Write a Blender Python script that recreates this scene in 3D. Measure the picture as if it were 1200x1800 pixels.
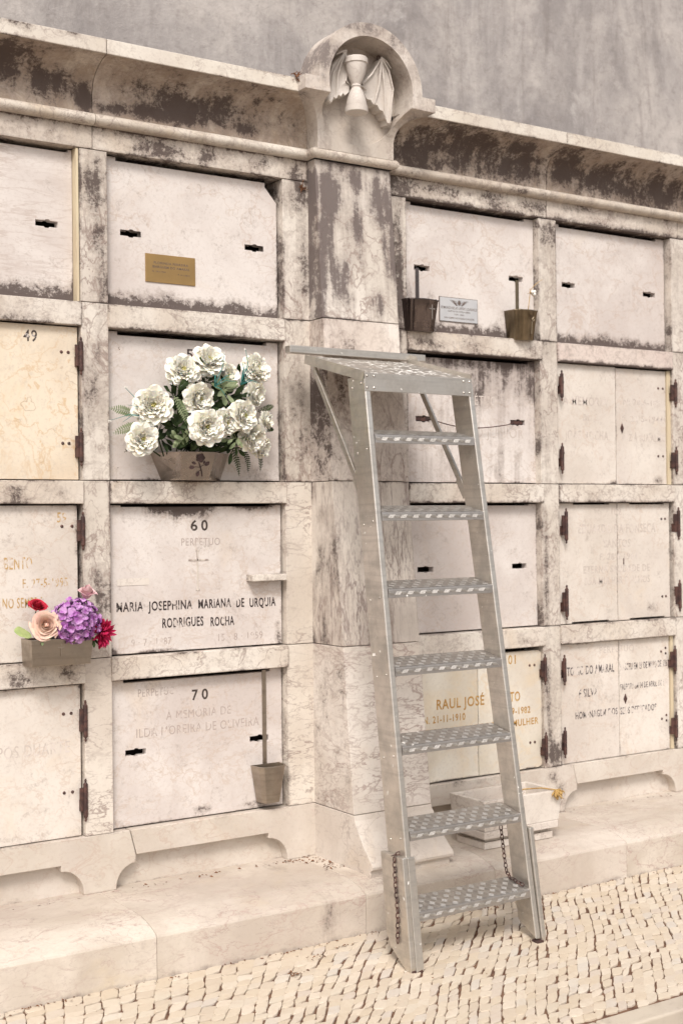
import bpy, bmesh, math, random
from mathutils import Vector, Matrix, noise as mnoise
R=math.radians; rnd=random.Random(7)
for o in list(bpy.data.objects): bpy.data.objects.remove(o)
S=bpy.context.scene; C=S.collection
# ------------------------------------------------------------------ camera
F_PX,CAM=2324.49,Vector((-1.85777,-4.31590,1.45418))
YAW,PIT,ROL=0.578979512,0.006434,-0.011223724
fw=Vector((math.sin(YAW)*math.cos(PIT),math.cos(YAW)*math.cos(PIT),math.sin(PIT)))
rt=Vector((math.cos(YAW),-math.sin(YAW),0)); up=rt.cross(fw)
r2=rt*math.cos(ROL)+up*math.sin(ROL); u2=-rt*math.sin(ROL)+up*math.cos(ROL)
cd=bpy.data.cameras.new('camera'); cam=bpy.data.objects.new('camera',cd); C.objects.link(cam)
cam.matrix_world=Matrix(((r2.x,u2.x,-fw.x,CAM.x),(r2.y,u2.y,-fw.y,CAM.y),(r2.z,u2.z,-fw.z,CAM.z),(0,0,0,1)))
cd.sensor_fit='VERTICAL'; cd.sensor_height=36; cd.lens=F_PX/1800*36; cd.clip_start=.05; cd.clip_end=600
cd.dof.use_dof=True; cd.dof.focus_distance=4.55; cd.dof.aperture_fstop=3.6
S.camera=cam
# ------------------------------------------------------------------ sky and light
SUN_EL,SUN_AZ=47,-34     # azimuth: degrees left of straight out from the wall
W=bpy.data.worlds.new('World'); S.world=W; W.use_nodes=True
wn=W.node_tree; bgn=wn.nodes['Background']
sk=wn.nodes.new('ShaderNodeTexSky'); sk.sky_type='NISHITA'; sk.sun_disc=False
sk.sun_elevation=R(SUN_EL); sk.air_density=1.0; sk.dust_density=3.5; sk.ozone_density=.6
hs=wn.nodes.new('ShaderNodeHueSaturation'); hs.inputs['Saturation'].default_value=.22
tm=wn.nodes.new('ShaderNodeMix'); tm.data_type='RGBA'; tm.blend_type='MULTIPLY'; tm.inputs[0].default_value=1
wn.links.new(sk.outputs[0],hs.inputs['Color']); wn.links.new(hs.outputs[0],tm.inputs[6]); tm.inputs[7].default_value=(1.0,.96,.925,1)
wn.links.new(tm.outputs[2],bgn.inputs[0]); bgn.inputs[1].default_value=.125
sd=bpy.data.lights.new('sun','SUN'); sd.energy=1.5; sd.angle=R(16); sd.color=(1,.94,.88)
so=bpy.data.objects.new('sun',sd); C.objects.link(so)
sv=Vector((math.sin(R(SUN_AZ))*math.cos(R(SUN_EL)),-math.cos(R(SUN_AZ))*math.cos(R(SUN_EL)),math.sin(R(SUN_EL))))
so.rotation_euler=(-sv).to_track_quat('-Z','Y').to_euler(); so.location=sv*30
sk.sun_rotation=math.atan2(sv.x,sv.y)
S.view_settings.view_transform='Standard'; S.view_settings.look='None'; S.view_settings.gamma=1; S.view_settings.exposure=.61
# ------------------------------------------------------------------ node helpers
class NT:
    def __init__(s,name):
        s.m=bpy.data.materials.new(name); s.m.use_nodes=True; s.t=s.m.node_tree; s.b=s.t.nodes['Principled BSDF']
    def n(s,ty,**k):
        o=s.t.nodes.new(ty)
        for a,v in k.items(): setattr(o,a,v)
        return o
    def l(s,a,b): s.t.links.new(a,b)
    def setin(s,sock,v):
        if hasattr(v,'is_output'): s.l(v,sock)
        else: sock.default_value=v
    def math(s,op,a,b=0.,c=None,clamp=False):
        o=s.n('ShaderNodeMath',operation=op,use_clamp=clamp); s.setin(o.inputs[0],a); s.setin(o.inputs[1],b)
        if c is not None: s.setin(o.inputs[2],c)
        return o.outputs[0]
    def vm(s,op,a,b):
        o=s.n('ShaderNodeVectorMath',operation=op); s.setin(o.inputs[0],a); s.setin(o.inputs[1],b); return o.outputs[0]
    def noise(s,v,scale,detail=5,rough=.6,dist=0.,col=False):
        o=s.n('ShaderNodeTexNoise'); s.setin(o.inputs['Vector'],v); o.inputs['Scale'].default_value=scale
        o.inputs['Detail'].default_value=detail; o.inputs['Roughness'].default_value=rough; o.inputs['Distortion'].default_value=dist
        return o.outputs[1 if col else 0]
    def ss(s,v,a,b,lo=0.,hi=1.):
        o=s.n('ShaderNodeMapRange',interpolation_type='SMOOTHSTEP'); s.setin(o.inputs[0],v)
        for i,x in enumerate((a,b,lo,hi)): o.inputs[i+1].default_value=x
        return o.outputs[0]
    def mix(s,f,a,b):
        o=s.n('ShaderNodeMix',data_type='RGBA'); s.setin(o.inputs[0],f)
        for i,x in ((6,a),(7,b)):
            s.setin(o.inputs[i],(*x,1) if isinstance(x,tuple) and len(x)==3 else x)
        return o.outputs[2]
    def bump(s,h,strength=.2,dist=.003):
        o=s.n('ShaderNodeBump'); o.inputs['Strength'].default_value=strength; o.inputs['Distance'].default_value=dist
        s.l(h,o.inputs['Height']); s.l(o.outputs[0],s.b.inputs['Normal'])
    def pos(s,rand=True,sc=(1,1,1)):
        g=s.n('ShaderNodeNewGeometry').outputs['Position']
        v=g
        if rand:
            oi=s.n('ShaderNodeObjectInfo').outputs['Random']
            v=s.vm('ADD',g,s.vm('MULTIPLY',(37.,91.,53.),oi))
        if sc!=(1,1,1): v=s.vm('MULTIPLY',v,sc)
        return v,g
STAIN=(.070,.050,.045)
def marble(name,c1=(.59,.53,.50),c2=(.68,.635,.605),vein=None,vein2=None,amount=0.,spots=(),fringes=(),warm=.25,warmc=(.60,.44,.26),streak=0.,stainc=STAIN,rough=.55,fossil=.0,spk=1.,patina=0.,dims=None,edge=.2):
    """veined limestone: vein=(scale xyz, width, strength, colour)"""
    t=NT(name); v,g=t.pos()
    base=t.mix(t.ss(t.noise(v,2.2,6,.6,.4),.36,.64),tuple(x*.93 for x in c1),c2)
    base=t.mix(t.math('MULTIPLY',t.ss(t.noise(t.vm('ADD',v,(2.,6.,4.)),1.1,7,.62,.6),.46,.68),.30),base,(.47,.405,.375))
    # warm iron bloom
    w=t.math('MULTIPLY',t.ss(t.noise(t.vm('ADD',v,(5.,9.,2.)),3.1,8,.65,.8),.55,.78),warm)
    base=t.mix(w,base,warmc)
    if patina: base=t.mix(t.math('MULTIPLY',t.ss(t.noise(t.vm('ADD',v,(1.,4.,8.)),7,11,.74,.6),.36,.62),patina),base,(.30,.225,.165))
    # fine grain
    base=t.mix(t.math('MULTIPLY',t.ss(t.noise(v,85,5,.7),.48,.72),.30),base,(.42,.36,.32))
    def veins(base,vs):
        sc,wd,stg,vc=vs
        vv=t.vm('MULTIPLY',v,sc)
        n=t.noise(vv,1.,6,.56,.45); r=t.math('ABSOLUTE',t.math('SUBTRACT',n,.5))
        n2=t.noise(t.vm('ADD',vv,(13.,7.,3.)),1.7,5,.56,.3); r2=t.math('ABSOLUTE',t.math('SUBTRACT',n2,.52))
        m=t.math('MAXIMUM',t.ss(r,0.,wd,1,0),t.math('MULTIPLY',t.ss(r2,0.,wd*.8,1,0),.7))
        k=t.ss(t.noise(v,3.,4,.6),.36,.60,.2,1.)
        return t.mix(t.math('MULTIPLY',t.math('MULTIPLY',m,k),min(.95,stg*1.75)),base,vc)
    if vein: base=veins(base,vein)
    if vein2: base=veins(base,vein2)
    if fossil:
        vo=t.n('ShaderNodeTexVoronoi',feature='F1'); t.l(t.vm('ADD',v,t.vm('MULTIPLY',t.noise(v,9,3,.6,0,True),(.16,.16,.16))),vo.inputs['Vector']); vo.inputs['Scale'].default_value=13
        rr=t.math('ABSOLUTE',t.math('SUBTRACT',vo.outputs['Distance'],.34))
        m=t.math('MULTIPLY',t.ss(rr,.0,.035,1,0),t.ss(t.noise(v,6,3),.5,.62))
        base=t.mix(t.math('MULTIPLY',m,fossil),base,(.42,.30,.20))
    # lichen / soot
    sp=t.n('ShaderNodeSeparateXYZ'); t.l(g,sp.inputs[0]); X,Z=sp.outputs[0],sp.outputs[2]
    wob=t.math('MULTIPLY',t.math('SUBTRACT',t.noise(g,9,5,.65),.5),1.6)
    sm=None
    for (cx,cz,rx,rz,am) in spots:
        dx=t.math('MULTIPLY',t.math('SUBTRACT',X,cx),1/rx); dz=t.math('MULTIPLY',t.math('SUBTRACT',Z,cz),1/rz)
        d=t.math('SQRT',t.math('ADD',t.math('MULTIPLY',dx,dx),t.math('MULTIPLY',dz,dz)))
        m=t.math('MULTIPLY',t.ss(t.math('ADD',d,wob),.15,1.5,1,0),am)
        sm=m if sm is None else t.math('MAXIMUM',sm,m)
    for (ze,h,am,xa,xb) in fringes:   # ze edge height, h signed extent
        st=t.noise(t.vm('MULTIPLY',g,(34.,1.,5.)),1.,4,.6)
        lo=t.noise(t.vm('MULTIPLY',g,(4.,1.,1.)),1.,3,.5)
        ext=t.math('MULTIPLY',t.math('ADD',t.math('MULTIPLY',st,.7),t.math('MULTIPLY',lo,.9)),h)
        d=t.math('DIVIDE',t.math('SUBTRACT',Z,ze),ext)
        m=t.math('MULTIPLY',t.math('MULTIPLY',t.ss(d,.15,1.25,1,0),t.ss(d,-.5,-.2)),am)
        m=t.math('MULTIPLY',m,t.math('MULTIPLY',t.ss(X,xa-.05,xa+.05),t.ss(X,xb-.05,xb+.05,1,0)))
        sm=m if sm is None else t.math('MAXIMUM',sm,m)
    N=t.math('ADD',t.math('MULTIPLY',t.noise(v,15,12,.74,.5),.56),t.math('MULTIPLY',t.noise(t.vm('ADD',v,(3.,3.,3.)),80,8,.8),.48))
    if streak:
        N=t.math('ADD',t.math('MULTIPLY',N,1-streak),t.math('MULTIPLY',t.noise(t.vm('MULTIPLY',v,(22.,9.,2.2)),1.,6,.6),streak))
    N=t.math('ADD',t.math('MULTIPLY',t.math('SUBTRACT',N,.5),2.3),.5)
    T=t.math('ADD',N,amount*1.9-.135*spk)
    if sm is not None: T=t.math('ADD',T,t.math('MULTIPLY',sm,.42))
    if dims:
        gs=t.n('ShaderNodeSeparateXYZ'); t.l(t.n('ShaderNodeTexCoord').outputs['Generated'],gs.inputs[0])
        ex=t.math('MULTIPLY',t.math('MINIMUM',gs.outputs[0],t.math('SUBTRACT',1.,gs.outputs[0])),dims[0]); ez=t.math('MULTIPLY',t.math('MINIMUM',gs.outputs[2],t.math('SUBTRACT',1.,gs.outputs[2])),dims[1])
        ed=t.math('ADD',t.math('MINIMUM',ex,ez),t.math('MULTIPLY',t.math('SUBTRACT',t.noise(v,40,4,.6),.5),.010))
        T=t.math('ADD',T,t.math('MULTIPLY',t.ss(ed,0.,.011,1,0),t.math('MULTIPLY',t.ss(t.noise(v,5,4,.6),.35,.65),edge)))
    stain=t.ss(T,.56,.82,0.,.93)
    base=t.mix(stain,base,stainc)
    # thin sooty halo around the lichen
    base=t.mix(t.math('MULTIPLY',t.math('MULTIPLY',t.ss(T,.36,.62),.42),t.math('SUBTRACT',1.,stain)),base,(.27,.215,.185))
    t.l(base,t.b.inputs['Base Color'])
    t.l(t.math('ADD',t.math('MULTIPLY',stain,.35),rough),t.b.inputs['Roughness'])
    t.b.inputs['Specular IOR Level'].default_value=.35
    h=t.math('ADD',t.math('MULTIPLY',t.noise(v,45,5,.65),.5),t.math('MULTIPLY',t.noise(v,7,4,.6),.7)); h=t.math('SUBTRACT',h,t.math('MULTIPLY',stain,.35))
    t.bump(h,.35,.0035)
    return t.m
def plain(name,col,rough=.5,metal=0.,var=.0,scale=20,col2=None,spec=.5,bump=0.,sc=(1,1,1),lo=.4,hi=.6):
    t=NT(name); v,g=t.pos(sc=sc)
    c2=col2 or tuple(x*(1-var) for x in col)
    t.l(t.mix(t.ss(t.noise(v,scale,5,.6),lo,hi),col,c2),t.b.inputs['Base Color'])
    t.b.inputs['Roughness'].default_value=rough; t.b.inputs['Metallic'].default_value=metal; t.b.inputs['Specular IOR Level'].default_value=spec
    if bump: t.bump(t.noise(v,scale*2,4),bump,.002)
    return t.m
VG=(.27,.205,.18); VD=(.16,.125,.115)
M={}
M['slab']=marble(dims=(0.7, 0.53),edge=0.36,name='slab_marble',vein=((5,5,7),.016,.34,(.48,.38,.32)),warm=.20,amount=-.06,fossil=.3,fringes=[(2.222,.085,1.35,-.9,4),(2.775,-.03,.7,-.9,4)],spots=[(.20,2.265,.12,.035,.7),(1.31,2.37,.05,.05,.8),(1.44,2.37,.03,.025,.7),(1.6,2.26,.1,.02,.6)])
M['slab_wavy']=marble(dims=(0.7, 0.53),edge=0.36,name='wavy_slab_marble',vein=((3.5,5,24),.03,.4,(.45,.37,.33)),warm=.1,amount=-.08,fringes=[(2.222,.10,1.4,-.9,4)])
M['slab_low']=marble(dims=(0.7, 0.53),edge=0.36,name='lower_slab_marble',vein=((6,6,9),.018,.30,(.5,.40,.33)),warm=.28,amount=-.05,fossil=.35,spots=[(.36,.40,.05,.02,1.0),(.60,.395,.12,.012,.8),(.03,.39,.03,.02,.7),(.63,1.63,.06,.05,.55)])
M['slab_top_soot']=marble(dims=(0.7, 0.53),edge=0.36,name='sooty_topped_slab',vein=((6,6,7),.018,.30,(.5,.40,.33)),warm=.35,amount=-.05,fossil=.25,fringes=[(1.518,-.075,1.5,.14,.42),(1.518,-.035,1.3,.5,.68)],spots=[(.32,1.50,.14,.035,1.0),(.60,1.508,.08,.015,.9),(.02,1.0,.03,.02,.8),(.2,.995,.1,.008,.8),(.69,1.03,.015,.06,.9)])
M['slab_dirty']=marble(dims=(0.7, 0.53),edge=0.36,name='weathered_slab',vein=((6,6,9),.018,.35,(.45,.36,.30)),warm=.28,amount=.015,streak=.45,fringes=[(2.14,-.14,.8,1.3,2.0)],spots=[(1.70,2.03,.16,.10,.75),(1.93,2.02,.1,.09,.7),(1.62,1.95,.05,.14,.7),(1.42,2.08,.14,.06,.9)])
M['slab_yellow']=marble('yellow_fossil_marble',c1=(.66,.55,.42),c2=(.71,.63,.51),vein=((7,7,6),.02,.35,(.55,.36,.18)),warm=.5,warmc=(.66,.42,.18),fossil=.75,amount=-.1)
M['door']=marble(dims=(0.36, 0.53),edge=0.36,name='door_marble',c1=(.62,.56,.50),c2=(.68,.63,.575),vein=((6,6,7),.016,.26,(.50,.38,.30)),warm=.28,amount=-.06,fossil=.2,spots=[(2.73,1.625,.035,.02,.8),(2.44,1.612,.04,.012,.9),(2.44,1.61,.05,.01,.8),(-.4,.395,.3,.015,.5),(2.68,1.03,.04,.03,.55)])
M['onyx']=marble(dims=(0.35, 0.5),edge=0.33,name='milky_onyx',c1=(.66,.60,.50),c2=(.72,.68,.60),vein=((3,3,5),.05,.25,(.66,.50,.30)),warm=.3,amount=-.12,rough=.35,spots=[(1.5,.372,.25,.015,.8),(1.9,.372,.15,.012,.9)])
M['rail']=marble(dims=(0.72, 0.083),edge=0.33,name='rail_marble',c1=(.60,.53,.455),c2=(.69,.645,.585),vein=((7,7,9),.02,.42,VG),warm=.42,amount=-.01,fringes=[(2.135,.02,.8,1.1,3.2),(1.52,.02,.6,1.2,2.9)],spots=[(-.36,1.545,.06,.05,.8),(1.36,2.17,.10,.04,.75),(1.62,2.17,.06,.05,.55),(1.95,2.16,.06,.04,.5),(.35,2.15,.3,.02,.45),(-.4,2.15,.3,.02,.45),(-.2,1.56,.06,.03,.4),(1.9,.93,.1,.02,.4),(2.45,2.145,.3,.018,.7),(-.33,.93,.05,.04,.8),(-.17,.95,.04,.03,.6)])
M['rail_pink']=marble(dims=(0.72, 0.083),edge=0.33,name='pink_rail_marble',c1=(.60,.49,.45),c2=(.66,.58,.53),vein=((6,6,9),.02,.3,VG),warm=.1,amount=0.0,fringes=[(2.135,.025,.9,2.1,3.)])
M['stile']=marble(dims=(0.1, 0.6),edge=0.33,name='stile_marble',c1=(.60,.545,.48),c2=(.68,.635,.575),vein=((9,9,6),.026,.5,VG),warm=.25,amount=.02,spots=[(-.06,2.62,.05,.12,.8),(-.02,2.3,.04,.12,.6),(-.03,2.45,.05,.10,.6),(-.06,1.9,.04,.14,.65),(-.05,2.05,.03,.08,.6),(-.04,1.2,.06,.13,.8),(-.01,.92,.04,.1,.8),(-.02,.73,.03,.1,.6),(.79,2.7,.07,.08,.8),(.80,2.45,.03,.3,.55),(.77,1.95,.04,.15,.5),(.80,1.75,.04,.1,.4),(1.24,2.3,.05,.5,.9),(1.24,1.9,.05,.4,.6),(2.05,2.7,.06,.07,.75),(2.03,2.2,.05,.06,.5),(2.05,.43,.05,.06,.95),(2.02,.7,.02,.3,.6),(2.02,1.2,.02,.3,.5),(.75,.95,.02,.04,.7)],streak=.3)
M['lower_stile']=marble(dims=(0.1, 0.6),edge=0.33,name='lower_stile_marble',c1=(.61,.545,.47),c2=(.68,.63,.56),vein=((6,6,16),.024,.45,VG),warm=.3,amount=-.07)
M['frieze']=marble(dims=(0.87, 0.083),edge=0.33,name='frieze_marble',patina=.22,c1=(.60,.54,.47),c2=(.68,.63,.565),vein=((8,8,8),.022,.4,VG),warm=.25,amount=.03,fringes=[(2.755,.03,.7,.9,3.5),(2.845,-.03,.5,-1,1.)],spots=[(.2,2.79,.12,.04,.75),(.38,2.8,.05,.04,.7),(-.25,2.84,.2,.015,.5),(.62,2.80,.06,.03,.6),(.77,2.79,.05,.04,.8),(1.25,2.8,.09,.05,.9),(1.5,2.81,.15,.03,.6),(1.75,2.8,.1,.04,.6),(1.97,2.79,.09,.04,.8),(2.2,2.82,.1,.02,.5)])
M['torus']=marble('torus_marble',patina=.25,c1=(.58,.51,.43),c2=(.68,.63,.56),vein=((9,9,7),.02,.35,VG),warm=.35,amount=.0,spots=[(1.3,2.85,.12,.03,.5),(1.9,2.85,.3,.02,.35)])
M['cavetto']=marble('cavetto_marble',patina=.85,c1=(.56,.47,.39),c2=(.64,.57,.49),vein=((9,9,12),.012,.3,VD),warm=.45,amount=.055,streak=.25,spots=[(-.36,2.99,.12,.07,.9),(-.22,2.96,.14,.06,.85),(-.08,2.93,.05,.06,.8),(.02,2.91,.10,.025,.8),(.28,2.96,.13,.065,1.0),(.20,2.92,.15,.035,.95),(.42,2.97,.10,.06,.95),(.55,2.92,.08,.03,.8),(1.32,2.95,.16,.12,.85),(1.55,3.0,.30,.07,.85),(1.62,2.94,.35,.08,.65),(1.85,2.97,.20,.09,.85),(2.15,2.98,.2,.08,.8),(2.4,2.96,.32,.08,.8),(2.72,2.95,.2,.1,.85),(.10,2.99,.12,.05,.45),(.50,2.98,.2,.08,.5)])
M['fascia']=marble(dims=(0.87, 0.05),edge=0.33,name='fascia_marble',c1=(.64,.58,.50),c2=(.71,.67,.60),vein=((7,7,9),.02,.3,VG),warm=.3,amount=-.04,spots=[(-.38,3.09,.08,.015,.6),(-.2,3.09,.05,.01,.5)])
M['head']=marble('pilaster_head_marble',patina=.25,c1=(.60,.545,.485),c2=(.67,.62,.57),vein=((7,7,7),.018,.28,VG),warm=.3,amount=-.02,stainc=(.19,.16,.15),spots=[(.72,3.0,.07,.07,.8),(1.25,3.0,.09,.08,.85),(.79,3.2,.07,.12,.95),(.9,3.33,.08,.04,1.),(1.02,3.335,.08,.04,.9),(1.12,3.30,.06,.06,.85),(1.2,3.2,.05,.08,.6),(.95,3.27,.1,.03,.4)],streak=.3)
M['carving']=marble('carving_marble',c1=(.60,.55,.50),c2=(.65,.605,.56),warm=.12,amount=-.1,vein=((8,8,8),.02,.15,VG))
M['pil_top']=marble(dims=(0.352, 0.6),edge=0.33,name='pilaster_upper_marble',c1=(.60,.55,.49),c2=(.69,.65,.60),vein=((6,6,5),.022,.45,VG),warm=.15,amount=.03,streak=.5,fringes=[(2.845,-.14,.5,.8,1.2)],spots=[(.86,2.72,.09,.14,.95),(.84,2.48,.06,.28,.95),(.91,2.37,.07,.12,.8),(1.12,2.72,.08,.14,.95),(1.02,2.78,.06,.08,.8),(1.15,2.5,.05,.2,.8),(.99,2.58,.05,.16,.7),(1.08,2.3,.05,.06,.6)],stainc=(.12,.095,.09))
M['pil_mid']=marble(dims=(0.352, 0.6),edge=0.33,name='pilaster_middle_marble',c1=(.62,.55,.49),c2=(.68,.63,.58),vein=((11,11,4),.028,.5,VG),vein2=((20,16,4),.02,.25,(.28,.22,.2)),warm=.2,amount=0.,spots=[(.9,2.0,.06,.15,.6),(.84,1.85,.04,.2,.5),(.93,2.1,.05,.06,.7)])
M['pil_dark']=marble(dims=(0.352, 0.6),edge=0.33,name='dark_veined_marble',c1=(.60,.54,.48),c2=(.67,.62,.56),vein=((13,13,2.6),.030,.50,(.24,.19,.175)),vein2=((24,20,4),.024,.30,(.28,.22,.2)),warm=.2,amount=0.0,streak=.6)
M['pil_low']=marble(dims=(0.352, 0.6),edge=0.33,name='wavy_veined_marble',c1=(.61,.55,.49),c2=(.68,.63,.58),vein=((7,7,19),.034,.6,(.36,.28,.25)),warm=.15,amount=-.1)
M['foot']=marble('foot_marble',c1=(.60,.535,.475),c2=(.68,.63,.575),vein=((6,6,8),.016,.3,VG),warm=.3,amount=-.1)
M['base']=marble(dims=(0.8, 0.2),edge=0.33,name='base_marble',patina=.08,c1=(.57,.51,.44),c2=(.64,.59,.53),vein=((6,6,10),.018,.32,(.45,.34,.28)),warm=.38,amount=-.08,spots=[(2.10,.22,.06,.08,.9),(2.04,.34,.05,.04,.95),(1.60,.36,.2,.015,.6)])
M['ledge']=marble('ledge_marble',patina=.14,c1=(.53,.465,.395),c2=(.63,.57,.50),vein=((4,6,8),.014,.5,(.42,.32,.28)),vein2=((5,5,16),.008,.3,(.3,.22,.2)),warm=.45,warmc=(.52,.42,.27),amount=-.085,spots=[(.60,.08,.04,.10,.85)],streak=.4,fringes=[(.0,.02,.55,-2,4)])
# concrete wall behind
def concrete():
    t=NT('streaked_concrete'); v,g=t.pos(False)
    a=t.noise(t.vm('MULTIPLY',g,(2.6,1.,.9)),1.,9,.7,.8); b=t.noise(g,1.5,8,.65,.3); c=t.noise(t.vm('MULTIPLY',g,(7.,1.,.9)),1.,8,.72,.5)
    base=t.mix(t.ss(a,.33,.67),(.25,.23,.225),(.42,.39,.375)); base=t.mix(t.math('MULTIPLY',t.ss(b,.42,.66),.7),base,(.52,.48,.45))
    base=t.mix(t.math('MULTIPLY',t.ss(c,.5,.75),.6),base,(.15,.125,.115)); base=t.mix(t.math('MULTIPLY',t.ss(t.noise(g,5,8,.7),.62,.74),.45),base,(.55,.51,.48))
    w=t.noise(t.vm('MULTIPLY',g,(1.6,1.,.8)),1.,8,.66,1.2); base=t.mix(t.math('MULTIPLY',t.ss(t.math('ABSOLUTE',t.math('SUBTRACT',w,.56)),0,.003,1,0),.35),base,(.10,.08,.075))
    base=t.mix(t.math('MULTIPLY',t.ss(t.noise(g,16,10,.75),.46,.66),.38),base,(.19,.165,.155)); base=t.mix(t.math('MULTIPLY',t.ss(t.noise(t.vm('ADD',g,(4.,4.,4.)),3.4,10,.74,.4),.55,.72),.5),base,(.56,.53,.51))
    t.l(base,t.b.inputs['Base Color']); t.b.inputs['Roughness'].default_value=.9
    t.bump(t.math('ADD',t.noise(g,30,6,.7),t.math('MULTIPLY',w,.5)),.5,.01); return t.m
M['concrete']=concrete()
def metal(name,col,rough=.38,spl=0.,scr=.25,sc=(3,3,60)):
    t=NT(name); v,g=t.pos()
    n=t.noise(t.vm('MULTIPLY',v,sc),1.,4,.6); n2=t.noise(v,9,6,.65)
    base=t.mix(t.ss(n2,.35,.7),col,tuple(x*.72 for x in col)); base=t.mix(t.math('MULTIPLY',t.ss(n,.45,.7),scr),base,tuple(x*.55 for x in col))
    met=1.
    if spl:
        s=t.ss(t.math('ADD',t.noise(v,45,3,.55),t.math('MULTIPLY',t.noise(v,7,2),.35)),.955-spl,.975-spl)
        base=t.mix(s,base,(.78,.76,.72)); met=t.math('SUBTRACT',1.,s)
    t.l(base,t.b.inputs['Base Color']); t.setin(t.b.inputs['Metallic'],met)
    t.l(t.ss(n2,.3,.7,rough*.8,rough*1.3),t.b.inputs['Roughness']); t.bump(n,.12,.001); return t.m
M['alu']=metal('brushed_aluminium',(.70,.665,.615),.44,.06,.35)
M['alu_tread']=metal('tread_plate_aluminium',(.54,.51,.485),.46,.035,.25,(50,6,6))
M['alu_bar']=plain('polished_tread_bars',(.62,.60,.57),.50,1.,scale=30,col2=(.50,.48,.45))
M['alu_paint']=metal('paint_spattered_aluminium',(.60,.565,.52),.5,.20,.3)
M['tin']=metal('dull_tin',(.45,.39,.325),.36,0,.35)
M['steel']=metal('polished_steel_pot',(.50,.44,.39),.27,0,.1,(20,20,1.5))
M['dark_tin']=metal('dark_pleated_tin',(.17,.14,.135),.28,0,.3,(30,30,2))
M['brown_tin']=metal('tarnished_brass_tin',(.26,.21,.145),.38,0,.3,(30,30,2))
M['iron']=plain('rusty_iron',(.055,.032,.030),.6,.35,scale=40,col2=(.11,.055,.045),bump=.3)
M['brass']=plain('brushed_brass',(.42,.27,.11),.42,.75,scale=6,col2=(.36,.235,.10))
M['plate']=plain('printed_steel_plate',(.60,.60,.61),.35,.35,scale=6,col2=(.52,.53,.55))
M['ink']=plain('dark_engraving',(.10,.075,.065),.7,scale=60,col2=(.16,.12,.10))
M['dark_relief']=plain('dark_relief_metal',(.035,.02,.02),.5,.0,scale=40,col2=(.07,.04,.04))
M['strip']=plain('cream_filler_strip',(.62,.54,.38),.6,scale=12,col2=(.56,.47,.33),sc=(1,1,.3))
M['core']=plain('dark_masonry',(.045,.033,.028),.95,scale=10,var=.4)
def flake(name,ink,stone,thr,sz=30,w=.06):
    t=NT(name); v,g=t.pos(False); n=t.noise(g,sz,4,.6)
    t.l(t.mix(t.ss(n,thr-w,thr+w),ink,stone),t.b.inputs['Base Color']); t.b.inputs['Roughness'].default_value=.65; return t.m
STN=(.61,.55,.51)
M['tx_black']=flake('flaking_black_letters',(.035,.022,.022),STN,.60)
M['tx_num']=flake('black_number_paint',(.05,.035,.03),STN,.62)
M['tx_worn']=flake('worn_grey_letters',(.075,.06,.065),STN,.525)
M['tx_inc']=flake('incised_grey_letters',(.40,.335,.305),STN,.58)
M['tx_faint']=flake('faint_incised_letters',(.50,.44,.40),STN,.53)
M['tx_gold']=flake('gilded_letters',(.40,.22,.055),(.50,.33,.13),.55)
M['tx_gold_worn']=flake('worn_gilded_letters',(.46,.30,.12),STN,.52)
M['tx_red']=flake('faded_red_letters',(.42,.27,.24),STN,.52)
def stones():
    t=NT('limestone_setts'); v,g=t.pos(False); ri=t.n('ShaderNodeNewGeometry').outputs['Random Per Island']
    cr=t.n('ShaderNodeValToRGB'); t.l(ri,cr.inputs[0]); e=cr.color_ramp.elements
    e[0].color=(.50,.425,.34,1); e[1].color=(.60,.54,.455,1)
    for p,c in ((.2,(.56,.485,.39)),(.42,(.515,.435,.335)),(.6,(.59,.515,.425)),(.78,(.55,.485,.395)),(.90,(.51,.44,.375)),(.95,(.52,.475,.42))):
        k=e.new(p); k.color=(*c,1)
    base=t.mix(t.math('MULTIPLY',t.ss(t.noise(g,55,6,.65),.45,.7),.35),cr.outputs[0],(.46,.36,.27))
    base=t.mix(t.math('MULTIPLY',t.ss(t.noise(g,2.2,4,.6),.52,.7),.35),base,(.45,.37,.28))
    t.l(base,t.b.inputs['Base Color']); t.b.inputs['Roughness'].default_value=.6
    t.bump(t.noise(g,90,5,.65),.4,.002); return t.m
M['sett']=stones()
M['soil']=plain('dry_soil',(.10,.048,.030),.95,scale=30,col2=(.17,.095,.06),bump=.5)
M['road']=plain('worn_gutter_stone',(.30,.25,.20),.85,scale=8,col2=(.20,.155,.12),bump=.5)
M['kerb']=marble('kerb_stone',c1=(.46,.40,.32),c2=(.52,.46,.38),warm=.5,amount=-.06)
M['litter']=plain('dry_leaf_litter',(.20,.085,.035),.9,scale=60,col2=(.10,.045,.025))
M['dead']=plain('dried_brown_flower',(.34,.20,.06),.8,scale=60,col2=(.50,.33,.12))
def petal(name,c1,c2,scale=40,lo=.4,hi=.62,sss=.15):
    t=NT(name); v,g=t.pos(); t.l(t.mix(t.ss(t.noise(v,scale,4,.6),lo,hi),c1,c2),t.b.inputs['Base Color'])
    t.b.inputs['Roughness'].default_value=.7; t.b.inputs['Specular IOR Level'].default_value=.2
    t.b.inputs['Subsurface Weight'].default_value=sss; t.b.inputs['Subsurface Radius'].default_value=(.03,.025,.018); return t.m
M['pet_white']=petal('cream_petal',(.93,.92,.85),(.91,.88,.77),sss=.4)
M['pet_core']=petal('yellow_green_core',(.62,.56,.22),(.48,.46,.15))
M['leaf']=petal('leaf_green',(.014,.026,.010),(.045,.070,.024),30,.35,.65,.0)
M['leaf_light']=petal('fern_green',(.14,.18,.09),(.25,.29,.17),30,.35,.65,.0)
M['leaf_pale']=petal('pale_leaf',(.40,.47,.20),(.30,.38,.15),30)
M['teal']=petal('teal_grass',(.03,.16,.15),(.06,.24,.22),30,.4,.6,.0)
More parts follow.
